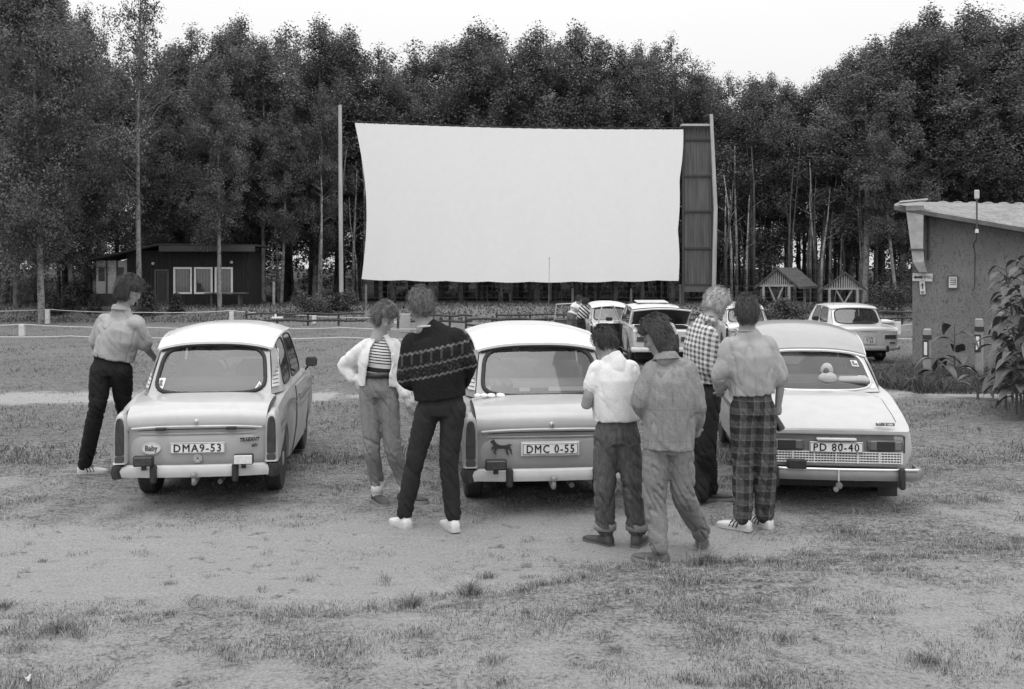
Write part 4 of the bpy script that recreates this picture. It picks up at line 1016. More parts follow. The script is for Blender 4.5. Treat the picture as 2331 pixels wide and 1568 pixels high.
    obj('tow_hitch', M().tube([(0, -.60, .27), (0, -.86, .245), (0, -.88, .25), (0, -.88, .30)], [.02, .02, .018, .016], 8).sphere((0, -.88, .315), .027), gm(.25, .4), root, True)
    obj('exhaust', M().tube([(.18, -.2, .22), (.18, -.66, .215)], .022, 8), gm(.15, .6), root)
    if txt: plate(root, .01, -.775, .515, .47, .088, txt)
    interior(root, .90, .78, .12, .60, seat, 1.05)
    if extra: extra(root, T, BM)
    return root

def fog(root, x, white):
    p = obj('fog_lamp', M().box((x, -.87, .435), (.17, .05, .085), bev=.01), RUBBER, root, 'auto')
    if white: obj('lens', M().box((x, -.90, .435), (.155, .012, .07), bev=.004), gm(.66, .25, .12, 40), p)
    else: obj('lens', M().box((x, -.90, .435), (.15, .010, .066), bev=.004), gm(.05, .2, .3, 30), p)
    obj('bracket', M().box((x, -.86, .385), (.04, .02, .05)), BLACK, p)

def sticker(root, name, poly, y, mat, parts=(), tilt=0):
    m = M().prism(poly, .002); m.xf(Matrix.Translation((0, y, 0))); o = obj(name, m, mat, root)
    for nm, q, mt in parts: q.xf(Matrix.Translation((0, y-.003, 0))); obj(nm, q, mt, o)
    return o
def ellipse(cx, cz, a, b, n=28): return [(cx+a*math.cos(2*math.pi*k/n), cz+b*math.sin(2*math.pi*k/n)) for k in range(n)]
def tx(s_, size, x, z, bold=.001, sx=1, shear=0, rot=0):
    m = text_m(s_, size, .0008, bold, sx); c, s = math.cos(rot), math.sin(rot)
    m.v = [((v[0]+shear*v[2])*c-v[2]*s+x, v[1], (v[0]+shear*v[2])*s+v[2]*c+z) for v in m.v]; return m
# a point on the sloping rear window of the small car: u, v across it
RW = patch((-.565, -.20, .875), (.565, -.20, .875), (-.505, .10, 1.275), (.505, .10, 1.275), (0, -.07, 0), (0, -.05, .055))
def on_glass(m, u, v, fn=RW):
    p = fn(u, v); du = (fn(min(1, u+.02), v)-fn(u-.02, v)).normalized(); dv = (fn(u, v+.02)-fn(u, v-.02)).normalized(); n = du.cross(dv); n = n if n.y < 0 else -n
    m.v = [tuple(p+du*q[0]+dv*q[2]+n*(.004-q[1])) for q in m.v]; return m

def car1_extra(root, T, BM):
    fog(root, -.42, False); fog(root, .42, True)
    sticker(root, 'round_sticker', ellipse(-.385, .517, .082, .050), -.765, gm(.72, .4), [('lettering', tx('Baby', .062, -.385, .517, .0016, .9), gm(.12)), ('ring', M().tube([(q[0], 0, q[1]) for q in ellipse(-.385, .517, .076, .044)], .0014, 4, closed=True), gm(.3))])
    sticker(root, 'roundel', ellipse(.01, .43, .037, .037), -.768, gm(.68, .4), [('emblem', M().tube([(q[0], 0, q[1]) for q in ellipse(.01, .43, .031, .031)], .0016, 4, closed=True).tube([(q[0], 0, q[1]) for q in ellipse(.01, .43, .021, .021)], .0016, 4, closed=True).prism([(-.004, .418), (.001, .432), (.005, .445), (.010, .436), (.015, .445), (.019, .432), (.024, .418), (.010, .424)], .002), gm(.12))])
    m = tx('TRABANT', .040, .455, .572, .0018, .95, .25, .04); m.merge(tx('601', .036, .500, .527, .0018, 1.0, .25, .04)); m.box((.455, 0, .590), (.17, .002, .004), ry=-.04)
    m.xf(Matrix.Translation((0, -.768, 0))); obj('badge', m, BLACK, root)
    for x in (-.30, .30): obj('rubber_stop', M().box((x, -.785, .672), (.085, .03, .026), bev=.004), BLACK, root)
    # stickers on the rear window
    s = on_glass(M().prism([(-.033, -.06), (.033, -.06), (.037, .06), (-.030, .06)], .002), .085, .22); s = obj('window_sticker', s, gm(.7, .4), root)
    q = M().prism([(-.022, -.02), (.022, -.02), (.010, .02), (.022, .024), (.0, .045), (-.022, .024), (-.01, .02)], .001); q.v = [(a, b-.003, c) for a, b, c in q.v]; obj('print', on_glass(q, .085, .22), gm(.15), s)
    s = obj('warning_triangle_sticker', on_glass(M().prism([(-.045, -.035), (.045, -.035), (0, .045)], .002), .905, .17), gm(.7, .4), root)
    q = M().prism([(-.024, -.022), (.024, -.022), (0, .022)], .001); q.v = [(a, b-.003, c) for a, b, c in q.v]; obj('print', on_glass(q, .905, .17), gm(.3), s)
    m = M().box((.02, 1.25, 1.0), (.14, .01, .04), bev=.004, ry=.15); obj('hanging_tag', m, gm(.65), root)
    for k in (0, 1):
        obj('side_stripe', T.strip(-.62, .555, 1.52-.17*k, .020-.006*k, .014), gm(.15, .5), root); obj('side_stripe', T.strip(.60, 2.5, 1.52-.17*k, .022-.006*k, .030), gm(.15, .5), root)
    # door mirror and aerial, front bumper end seen past the fender
    mi = obj('side_mirror', M().box((.775, 1.46, 1.01), (.125, .05, .10), bev=.02), BLACK, root, 'auto'); obj('mirror_arm', M().tube([(.70, 1.55, .92), (.75, 1.49, .98)], .012, 6), BLACK, mi); obj('mirror_glass', M().box((.775, 1.432, 1.01), (.105, .005, .08)), gm(.06, .2), mi)
    obj('roof_tab', M().box((.42, 1.30, 1.475), (.12, .05, .015)).box((.40, 1.30, 1.49), (.02, .02, .04)), gm(.6), root)
HORSE = [(-.490, .590), (-.484, .606), (-.470, .611), (-.462, .616), (-.455, .605), (-.445, .590), (-.432, .577), (-.410, .568), (-.385, .566), (-.362, .568), (-.345, .575), (-.332, .576), (-.318, .566), (-.312, .556), (-.322, .561), (-.335, .567),
         (-.328, .552), (-.330, .545), (-.318, .530), (-.322, .514), (-.312, .496), (-.322, .494), (-.332, .512), (-.336, .528), (-.348, .536), (-.352, .520), (-.346, .500), (-.340, .488), (-.352, .488), (-.364, .508), (-.366, .532), (-.384, .541), (-.412, .540), (-.432, .542),
         (-.440, .528), (-.452, .518), (-.446, .508), (-.440, .500), (-.450, .496), (-.464, .512), (-.462, .524), (-.454, .536), (-.466, .545), (-.470, .530), (-.482, .534), (-.478, .552), (-.466, .562), (-.470, .578), (-.480, .584)]
def car2_extra(root, T, BM):
    fog(root, -.455, False)
    sticker(root, 'horse_silhouette', HORSE, -.768, gm(.03, .5))
    obj('antenna', M().tube([(.30, 1.42, 1.44), (.305, 1.42, 1.75), (.31, 1.42, 2.07)], .0022, 5).sphere((.31, 1.42, 2.08), .007, 8, 6), gm(.12, .4), root)
    b = obj('plate_frame', M().box((-.012, -.772, .535), (.47, .006, .115), bev=.003), gm(.55, .4), root)
    plate(root, -.012, -.781, .535, .445, .090, 'DMC 0-55')
    # things on the parcel shelf
    obj('camera_bag', M().box((-.36, -.02, .965), (.26, .10, .10), bev=.03).sphere((-.27, -.06, .965), .035), gm(.2, .5, .5, 20), root, True)
    obj('shelf_paper', M().box((.26, -.06, .925), (.36, .02, .035)), WHITE, root); obj('shelf_paper', M().box((-.46, -.07, .93), (.07, .02, .05)), WHITE, root); obj('shelf_paper', M().box((-.13, -.08, .925), (.09, .02, .03)), WHITE, root)
    obj('hanging_card', M().box((-.06, 1.2, 1.20), (.06, .01, .09)), WHITE, root); obj('hanging_card', M().box((-.44, 1.3, 1.28), (.06, .01, .07)), WHITE, root)

c1 = trabant((-2.69, 8.74, g(-2.0, 8.7)-.005), R(6.5), 'light grey two-door car with white roof, rally stripes and plate DMA9-53', .70, .40, .47, 'DMA9-53', (.94, 1, 1.02), car1_extra, seat=.10)
c2 = trabant((.235, 8.60, g(.3, 8.6)-.005), R(6.5), 'grey two-door car with white roof, horse silhouette and plate DMC 0-55', .70, .31, .43, None, (1.02, 1, 1.02), car2_extra, seat=.34)
trabant((3.02, 30, g(2.9, 30)), R(2), 'distant pale two-door car with its left door open beside two leaning people', .62, .45, .5, '', (1, 1, 1), None, doors=(R(-68), 0))
trabant((6.75, 28, g(6.7, 28)), R(-3), 'distant white two-door car mostly hidden behind the man in plaid trousers', .75, .5, .6, '', (1, 1, 1))

# four pale discs lying on the boot lid of the middle car
for k, (x, r_) in enumerate(((-.555+.0, .026), (-.50, .027), (-.44, .032), (-.362, .034))):
    lab = ('leftmost of the four small white oval tins on the middle boot lid', 'second from left of the four small white oval tins on the middle boot lid', 'third of the four small white oval tins, touching the second one', 'rightmost of the four white oval tins, lying a little apart')[k]
    wpos = c2.matrix_basis@Vector((x+.0, -.30, .893))
    o = obj('white_tin', M().lathe([(.004, -.003), (r_*.85, .0), (r_, .010), (r_*.9, .022), (r_*.3, .030), (.003, .031)], (0, 0, 0), 'Z', 18), gm(.8, .4), None, True, lab, 'tin', 'white tins on the boot lid'); o.location = wpos; o.rotation_euler = (.10+.05*k, .05*(k-1), 0); o.scale = (1.15, 1, 1)

# ------------------------------------------------------------------ bigger saloons
def saloon(loc, rz, label, st, arches, G, roofk, mat, roofmat, lidprof, lidw, wh, seat=.1, sealw=.016, sealm=None, S=(1, 1, 1), door_y=((.55, 1.45), (1.47, 2.35)), ang=None, zi=.92):
    root = thing('parked_car', loc, label, 'car', rz, None, S); T = Tub(st, arches); body = T.mesh(); greenhouse(root, body, G, sealw, sealm)
    obj('body', body, mat, root, 'auto'); ro, fn = roof_part(root, roofk, roofmat)
    for s in (0, 1): obj('gutter', M().tube([fn(s, k/14)+Vector((.006*(1 if s else -1), 0, -.012)) for k in range(15)], .010, 6), gm(.55, .3), ro)
    for s in (1, -1):
        for (a, b) in door_y:
            if ang and s == -1 and a == door_y[-1][0]:
                hinge = Vector((s*.70, b, 0)); d_ = obj('door', T.panel(a, b, .12, 1.95, .008, s).xf(Matrix.Translation(-hinge)), mat, root, 'auto'); d_.location = hinge; d_.rotation_euler = (0, 0, ang)
                obj('window_frame', M().tube([Vector((s*.69, a+.03, .9))-hinge, Vector((s*.60, a+.08, 1.36))-hinge, Vector((s*.59, b-.35, 1.38))-hinge, Vector((s*.68, b-.02, .92))-hinge], .02, 6), mat, d_)
                obj('door_lining', T.panel(a+.02, b-.02, .2, 1.9, -.02, s).xf(Matrix.Translation(-hinge)), gm(.04), d_); obj('doorway', T.panel(a, b, .12, 1.97, .003, s, rim=.002), BLACK, root)
                continue
            obj('seam', T.panel(a-.012, b+.012, .10, 1.97, .003, s, rim=.002), BLACK, root)
            d_ = obj('door', T.panel(a, b, .12, 1.95, .008, s), mat, root, 'auto'); p = T.P(a+.12, 1.55)+T.N(a+.12, 1.55)*.02; q = T.P(a+.24, 1.55)+T.N(a+.24, 1.55)*.02
            obj('door_handle', M().tube([(p.x*s, p.y, p.z), (q.x*s, q.y, q.z)], .011, 6), CHROME, d_)
    n = len(lidprof)
    if lidprof:
        ks = list(range(n))
        def lid(u, v):
            k = v*(n-1); y = pchip(ks, [p[0] for p in lidprof], k); z = pchip(ks, [p[1] for p in lidprof], k); s = 2*u-1
            return Vector(((lidw[0]+(lidw[1]-lidw[0])*v)*s, y+.03*s*s*v*v-.05*(1-s*s)*(1-v), z+.015-.03*abs(s)**3*(1-v*.5)))
        m = M().grid(lid, 26, 24); m.add([(p[0], p[1]+.01, p[2]-.02) for p in m.v], [tuple(reversed(f)) for f in m.f])
        rim = [lid(k/26, 1) for k in range(27)]; m.loft([rim, [p+Vector((0, .03, -.01)) for p in rim]], cap=False)
        lo = obj('boot_lid', m, mat, root, 'auto')
        obj('lid_seam', M().tube([lid(0, k/14)+Vector((-.006, 0, -.012)) for k in range(15)]+[lid(k/14, 1)+Vector((0, .01, -.014)) for k in range(15)]+[lid(1, 1-k/14)+Vector((.006, 0, -.012)) for k in range(15)], .007, 5), BLACK, lo)
    for yy in (0, wh[0]):
        for s in (1, -1): wheel(root, s*wh[1], yy, wh[2], .15, .35, s)
    obj('underbody', M().box((0, wh[0]/2, .22), (1.22, wh[0]+1.0, .17)), gm(.02), root)  # slab kept low so that the ground beneath the car stays dark
    interior(root, zi, G['base'][1][1]+1.0, G['base'][0][1]+.25, .58, seat, zi+.14)
    return root, T

# the large rear engined saloon on the right
SKM = paint(.45, .05)
sk_st = [(-.80, (.585, .36), (.635, .50), (.615, .645), (.55, .66), .665), (-.74, (.60, .35), (.645, .52), (.63, .67), (.56, .685), .69), (-.45, (.63, .30), (.67, .52), (.645, .76), (.56, .785), .80), (0, (.65, .27), (.685, .54), (.655, .86), (.56, .885), .895),
         (.6, (.655, .24), (.695, .55), (.665, .895), (.59, .905), .91), (2.0, (.655, .24), (.695, .55), (.665, .895), (.59, .905), .91), (2.7, (.64, .28), (.68, .52), (.64, .82), (.56, .85), .88), (3.1, (.6, .34), (.64, .50), (.60, .72), (.5, .75), .77)]
sk_G = dict(base=[(.575, .0, .893), (.630, .20, .90), (.64, .95, .91), (.64, 1.72, .91), (.625, 2.0, .91)], top=[(.520, .47, 1.215), (.53, .56, 1.26), (.55, 1.0, 1.37), (.545, 1.55, 1.37), (.53, 1.72, 1.36)],
            rb=(0, -.09, 0), rt=(0, -.06, .045), rm=(.03, .03, .03, .05), fb=(0, .12, 0), ft=(0, .05, .03), side=[None, (.12, .05, .08, .08), (.05, .05, .08, .08), None])
sk_roof = [(.42, .545, 1.20, .34, 1.262), (.66, .56, 1.315, .60, 1.375), (1.0, .57, 1.375, .98, 1.455), (1.4, .565, 1.385, 1.40, 1.475), (1.76, .55, 1.36, 1.83, 1.41)]
sk_roofm = paint(.30, .05)
skoda, T = saloon((2.76, 8.78, g(2.76, 8.8)), R(-6.5), 'large pale rear-engined saloon with chrome bumper and plate PD 80-40', sk_st, [(0, .30, .35), (2.4, .30, .35)], sk_G, sk_roof, SKM, sk_roofm,
                  [(-.03, .893), (-.2, .875), (-.4, .82), (-.58, .765), (-.72, .705), (-.80, .665), (-.815, .645)], (.525, .545), (2.4, .575, .30), seat=.13, sealw=.014, sealm=gm(.62, .25, .1, metal=.5), S=(.965, .97, 1.0))
r = skoda
obj('rear_trim', M().tube([(.545*(-1+2*k/20), .405-.075*(1-(-1+2*k/20)**2), 1.195+.062*(1-abs(-1+2*k/20)**2.6)-.02) for k in range(21)], .013, 6), gm(.7, .3), r)
panel = obj('rear_panel', M().grid(lambda u, v: (-.59+1.18*u, -.825+.03*(2*u-1)**4, .375+.262*v), 16, 2), SKM, r, True)
obj('panel_recess', M().grid(lambda u, v: (-.565+1.13*u, -.829+.03*(2*u-1)**4, .49+.135*v), 16, 2), gm(.16, .5), r, True)
fr = M()
fr.tube([(-.572, -.81, .485), (-.572, -.815, .62), (-.54, -.84, .632), (.54, -.84, .632), (.572, -.815, .62), (.572, -.81, .485)], .008, 6); obj('panel_trim', fr, gm(.08, .4), r)
for s in (1, -1):
    lp = obj('tail_lamp', M().box((s*.41, -.84, .548), (.30, .03, .085), bev=.01), gm(.10, .3), r, 'auto')
    obj('lens', M().box((s*.41, -.858, .548), (.14, .012, .074), bev=.004), gm(.03, .2), lp); obj('lens', M().box((s*.31, -.857, .548), (.055, .012, .070), bev=.004), gm(.12, .2), lp); obj('lens', M().box((s*.51, -.855, .548), (.055, .012, .070), bev=.004), gm(.16, .2), lp)
gr = M()
for z_ in (.405, .426, .447, .468, .489): gr.box((0, -.846, z_), (1.10, .010, .009))
for k in range(45): gr.box((-.55+.025*k, -.845, .448), (.004, .008, .08))
for k in range(7): gr.box((-.54+.18*k, -.852, .446), (.010, .016, .095))
gb = obj('grille', gr, gm(.72, .35, .1), r); obj('grille_back', M().box((0, -.835, .448), (1.10, .006, .082)), gm(.03), gb)
sb = bumper(r, -.90, .315, .095, .70, gm(.20, .35, .12), .24, .06)
obj('chrome_edge', M().tube([(-.69, -.80, .362), (-.66, -.90, .362), (-.4, -.928, .362), (0, -.94, .362), (.4, -.928, .362), (.66, -.90, .362), (.69, -.80, .362)], .012, 6), gm(.75, .2, .05, metal=.5), sb, True)
for s in (1, -1): obj('overrider', M().box((s*.515, -.955, .30), (.05, .06, .175), bev=.015), RUBBER, sb, 'auto'); obj('mudflap', M().box((s*.56, -.33, .15), (.17, .012, .25)), gm(.04, .8), r)
obj('bumper_joint', M().box((0, -.958, .315), (.014, .01, .09)), gm(.5, .3), sb)
plate(r, .0, -.865, .530, .44, .088, 'PD 80-40', fs=.08); obj('plate_bolt', M().sphere((.045, -.872, .552), .009), BLACK, r)
obj('plate_lamp', M().box((0, -.865, .596), (.33, .05, .022), bev=.006), gm(.5, .3), r)
bd = obj('badge', M().box((.42, -.795, .715), (.155, .012, .026), bev=.003, rx=-.5), gm(.08, .4), r)
bt = text_m('S 100', .026, .001, .0006, 1.2); bt.xf(Matrix.Translation((.445, -.806, .714))@Matrix.Rotation(-.5, 4, 'X')); obj('badge_text', bt, WHITE, bd); obj('badge_wing', M().sphere((.365, -.803, .720), (.020, .006, .016)), CHROME, bd)
f = obj('fog_lamp', M().box((-.34, -.93, .40), (.16, .06, .075), bev=.01), RUBBER, r, 'auto')
SRW = patch((-.575, .0, .893), (.575, .0, .893), (-.520, .47, 1.215), (.520, .47, 1.215), (0, -.09, 0), (0, -.06, .045))
for k, (u, v, w_, h_) in enumerate(((.885, .66, .065, .085), (.905, .30, .070, .085))):
    s = obj('window_sticker', on_glass(M().box((0, 0, 0), (w_, .002, h_)), u, v, SRW), gm(.7, .4), r)
    q = M(); 
    if k: q.merge(tx('MZT', .026, 0, .026, .0008, 1)); q.box((-.016, -.002, -.014), (.026, .001, .045)); 
    else: q.box((-.012, -.002, .0), (.026, .001, .06)); q.box((.014, -.002, -.015), (.02, .001, .03))
    q.v = [(a, b-.002, c) for a, b, c in q.v]; obj('print', on_glass(q, u, v, SRW), gm(.15), s)
s = obj('window_sticker', on_glass(M().prism(ellipse(0, 0, .036, .036), .002), .955, .13, SRW), gm(.62, .4), r)
dl = obj('plush_doll', M().sphere((.12, .10, 1.07), (.06, .05, .07)).sphere((.12, .06, 1.0), (.09, .05, .06)), gm(.42, .9, .1, bump=.01, bs=60), r, True); obj('doll_face', M().sphere((.105, .055, 1.065), (.028, .02, .035)), gm(.12, .8), dl, True)
obj('shelf_cloth', M().box((.36, .10, .985), (.30, .12, .07), bev=.03), gm(.4, .9), r, True)
obj('towing_eye', M().lathe([(.028, 0), (.028, -.03), (.015, -.035)], (.03, -.82, .21), 'Y', 12).lathe([(.022, 0), (.022, -.03), (.01, -.035)], (.0, -.83, .18), 'Y', 12), gm(.35, .4), r, True)
obj('sump', M().box((.27, -.25, .22), (.22, .6, .05), rz=.2), gm(.3, .5), r)
obj('side_stripe', T.strip(-.1, 2.9, 1.25, .035, .016, -1), gm(.16), r)

# boxy saloon at the right and the one with its boot open
def lamps(r, x0, x1, z0, z1, y, v=.06):
    for s in (1, -1):
        lp = obj('tail_lamp', M().box((s*(x0+x1)/2, y, (z0+z1)/2), (abs(x1-x0), .04, z1-z0), bev=.01), gm(.35, .3), r, 'auto'); obj('lens', M().box((s*(x0+x1)/2, y-.022, (z0+z1)/2), (abs(x1-x0)-.03, .012, z1-z0-.03), bev=.004), gm(v, .2), lp)
WM = paint(.70, .04)
l_st = [(-1.0, (.64, .34), (.70, .50), (.71, .80), (.66, .83), .84), (-.93, (.66, .33), (.72, .52), (.73, .86), (.67, .885), .895), (-.3, (.68, .28), (.75, .55), (.74, .90), (.67, .925), .94), (.3, (.69, .25), (.76, .56), (.735, .92), (.68, .93), .94),
        (2.0, (.69, .25), (.76, .56), (.735, .91), (.68, .93), .94), (2.9, (.68, .3), (.74, .55), (.72, .86), (.65, .9), .92), (3.1, (.62, .34), (.7, .52), (.68, .78), (.6, .8), .81)]
l_G = dict(base=[(.63, -.22, .93), (.69, .0, .93), (.70, .75, .93), (.70, 1.55, .93), (.69, 1.8, .93)], top=[(.565, .12, 1.34), (.575, .22, 1.38), (.585, .8, 1.41), (.58, 1.3, 1.41), (.57, 1.42, 1.40)],
           rb=(0, -.07, 0), rt=(0, -.05, .03), rm=(.05, .05, .08, .06), fb=(0, .1, 0), ft=(0, .04, .02), side=[None, (.06, .05, .12, .10), (.05, .10, .12, .10), None])
l_roof = [(.08, .58, 1.335, .02, 1.375), (.3, .60, 1.39, .27, 1.43), (.8, .61, 1.415, .8, 1.465), (1.2, .605, 1.41, 1.22, 1.46), (1.46, .58, 1.39, 1.52, 1.42)]
lada, T = saloon((8.83, 24.9, g(9, 25)), R(-1), 'boxy white four-door saloon parked alone at the right before the log shelters', l_st, [(0, .31, .35), (2.4, .31, .35)], l_G, l_roof, WM, WM,
                 [(-.24, .94), (-.5, .935), (-.8, .915), (-.95, .89), (-1.01, .84), (-1.02, .80)], (.62, .64), (2.4, .62, .32), door_y=((.08, .74), (.78, 1.6)))
r = lada; lamps(r, .38, .68, .62, .74, -1.01); lamps(r, .50, .65, .50, .57, -1.01, .10)
plate(r, .02, -1.03, .60, .30, .20, 'CIN', fs=.10, two='7 84'); sb = bumper(r, -1.08, .40, .09, .74, gm(.65, .25, .1, metal=.5), .2, .06)
for s in (1, -1): obj('overrider', M().box((s*.42, -1.13, .39), (.06, .06, .16), bev=.015), RUBBER, sb, 'auto')
obj('exhaust', M().tube([(.3, -.6, .25), (.3, -1.02, .24)], .03, 8), gm(.05), r)
obj('antenna', M().tube([(-.45, .35, 1.42), (-.42, .2, 1.75)], .004, 4), gm(.3), r)
wb_, T = saloon((3.62, 24.2, g(3.6, 24)), R(1), 'white four-door saloon with boot lid raised, sunroof up and left front door open', l_st, [(0, .31, .35), (2.4, .31, .35)], l_G, l_roof, paint(.58, .06), paint(.68, .05), [], (.6, .6), (2.4, .62, .32), door_y=((.08, .74), (.78, 1.6)), ang=R(-55))
r = wb_; lamps(r, .40, .66, .58, .72, -1.01)
sb = bumper(r, -1.08, .40, .11, .74, gm(.6, .3, .1), .2, .06)
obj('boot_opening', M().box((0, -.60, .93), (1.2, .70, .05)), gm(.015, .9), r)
ld = M().grid(lambda u, v: (-.70+1.4*u, -.30-.50*v, .97+.34*v+.05*math.sin(math.pi*u)*v), 12, 6); ld.v += [(p[0], p[1]+.03, p[2]+.05) for p in ld.v]; n2 = len(ld.v)//2; ld.f += [tuple(i+n2 for i in reversed(q)) for q in ld.f]
lo = obj('boot_lid', ld, gm(.05, .7), r, 'auto'); rimp = [(-.70, -.30, .98)]+[(-.70+.02*(k == 1), -.30-.5*k/4, .97+.34*k/4) for k in range(1, 5)]+[(-.70+1.4*k/10, -.81, 1.32+.05*math.sin(math.pi*k/10)) for k in range(11)]+[(.70, -.30-.5*(1-k/4), .97+.34*(1-k/4)) for k in range(5)]
obj('lid_edge', M().tube(rimp, .022, 6), gm(.65, .4), lo)
obj('sunroof', M().box((0, .85, 1.50), (.80, .62, .025), bev=.01, rx=.06), gm(.55, .4), r); obj('sunroof_gap', M().box((0, .85, 1.465), (.74, .56, .03)), gm(.02), r)
obj('side_mirror', M().box((-1.02, 1.45, 1.02), (.18, .05, .10), bev=.02), BLACK, r)
# ------------------------------------------------------------------ people
def remesh(m, voxel, smooth_n=3, name='tmp'):
    me = mesh_from(name, m.v, m.f); o = bpy.data.objects.new(name, me); COL.objects.link(o)
    r = o.modifiers.new('r', 'REMESH'); r.mode = 'VOXEL'; r.voxel_size = voxel; r.use_smooth_shade = True
    if smooth_n: s = o.modifiers.new('s', 'SMOOTH'); s.factor = .5; s.iterations = smooth_n
    dg = bpy.context.evaluated_depsgraph_get(); dg.update()
    out = bpy.data.meshes.new_from_object(o.evaluated_get(dg), depsgraph=dg); out.name = name
    bpy.data.objects.remove(o); bpy.data.meshes.remove(me)
    out.polygons.foreach_set('use_smooth', [True]*len(out.polygons)); return out

def folds(me, fn):
    n = len(me.vertices); co = np.empty(n*3); no = np.empty(n*3); me.vertices.foreach_get('co', co); me.vertices.foreach_get('normal', no)
    co = co.reshape(-1, 3); no = no.reshape(-1, 3); d = np.array([fn(Vector(c)) for c in co]); me.vertices.foreach_set('co', (co+no*d[:, None]).ravel()); me.update()

def ringtube(m, secs, n=20):
    """secs: (centre, half width, half depth, wide axis); rounded at both ends"""
    rings = []; S = []
    for i, (c, a, b, ax) in enumerate(secs): S.append((Vector(c), a, b, Vector(ax)))
    for i, (c, a, b, ax) in enumerate(S):
        t = (S[min(i+1, len(S)-1)][0]-S[max(i-1, 0)][0]).normalized(); ax = (ax-t*ax.dot(t)).normalized(); dp = t.cross(ax)
        rings.append([c+ax*(a*math.cos(2*math.pi*k/n))+dp*(b*math.sin(2*math.pi*k/n)) for k in range(n)])
    m.loft(rings); return m
def limb(m, pts, rad, n=12, sub=4):
    P_ = [Vector(p) for p in pts]; out = []; rr = []
    for i in range(len(P_)-1):
        p = [P_[max(0, i-1)], P_[i], P_[i+1], P_[min(len(P_)-1, i+2)]]
        for k in range(sub):
            f = k/sub; q = .5*(2*p[1]+(p[2]-p[0])*f+(2*p[0]-5*p[1]+4*p[2]-p[3])*f*f+(3*p[1]-p[0]-3*p[2]+p[3])*f**3)
            out.append(q.lerp(p[1].lerp(p[2], f), .5)); rr.append(rad[i]+(rad[i+1]-rad[i])*f)
    out.append(P_[-1]); rr.append(rad[-1]); m.tube(out, rr, n)
    m.sphere(out[0], rr[0]*.98, 12, 8); m.sphere(out[-1], rr[-1]*.98, 12, 8); return m

def hand(m, w_, d, nrm, s=1.0, curl=.8, thumb=1):
    """palm and five fingers growing from the wrist w_ along d; nrm is the palm side"""
    d = d.normalized(); nrm = (nrm-d*nrm.dot(d)).normalized(); sd = d.cross(nrm)
    k = s
    m.tube([w_, w_+d*.035*k, w_+d*.085*k], [.026*k, .033*k, .030*k], 10); m.sphere(w_+d*.06*k, (.036*k, .036*k, .036*k), 10, 8)
    for i, (o, L) in enumerate(((-.030, .062), (-.010, .074), (.010, .070), (.028, .056))):
        p = w_+d*.085*k+sd*o*k; L *= k; a1, a2, a3 = curl*.5, curl*1.1, curl*1.6
        pts = [p-d*.03*k, p]; c = p
        for a, f in ((a1, .42), (a2, .33), (a3, .25)): c = c+(d*math.cos(a)+nrm*math.sin(a))*L*f*1.15; pts.append(c)
        m.tube(pts, [.010*k, .0095*k, .009*k, .008*k, .0065*k], 8); m.sphere(c, .0065*k, 8, 6)
    p = w_+d*.03*k-sd*.028*k*thumb; q = p+(d*.75-sd*.75*thumb+nrm*.3).normalized()*.035*k; r_ = q+(d*.9-sd*.15*thumb+nrm*.5).normalized()*.035*k
    m.tube([w_+d*.02*k, p, q, r_], [.014*k, .014*k, .011*k, .008*k], 8); m.sphere(r_, .008*k, 8, 6)

def shoe_m(p, ang, L=.285, high=.0):
    """p: point on the ground below the ankle"""
    f = Vector((math.cos(ang), math.sin(ang), 0)); s = Vector((-f.y, f.x, 0)); m = M(); rings = []
    for (t, w_, h_) in ((-.235, .022, .05), (-.22, .032, .075), (-.16, .036, .092+high), (-.02, .037, .098+high), (.12, .041, .078), (.28, .047, .062), (.48, .050, .052), (.62, .044, .044), (.72, .028, .036), (.755, .012, .026)):
        c = p+f*(L*t); n = 12; rg = []
        for k in range(n):
            a = 2*math.pi*k/n; x = math.cos(a); z = math.sin(a); rg.append(c+s*(w_*math.copysign(abs(x)**.7, x))+Vector((0, 0, .02+(h_-.02)*(.5+.5*z) if z > -.2 else .006+.02*(1+z))))
        rings.append(rg)
    m.loft(rings); sole = M(); rings = []
    for (t, w_) in ((-.245, .015), (-.235, .033), (-.12, .039), (.12, .043), (.30, .050), (.48, .053), (.64, .045), (.74, .028), (.765, .010)):
        c = p+f*(L*t); rings.append([c+s*w_+Vector((0, 0, 0)), c+s*w_+Vector((0, 0, .024)), c-s*w_+Vector((0, 0, .024)), c-s*w_])
    sole.loft(rings)
    st = M()
    for sg in (1, -1):
        for t in (.08, .18, .28): c = p+f*(L*t); st.tube([c+s*sg*.0475+Vector((0, 0, .022))+f*.012, c+s*sg*.040+Vector((0, 0, .055)), c+s*sg*.026+Vector((0, 0, .074))-f*.014], .0052, 5)
    return m, sole, st

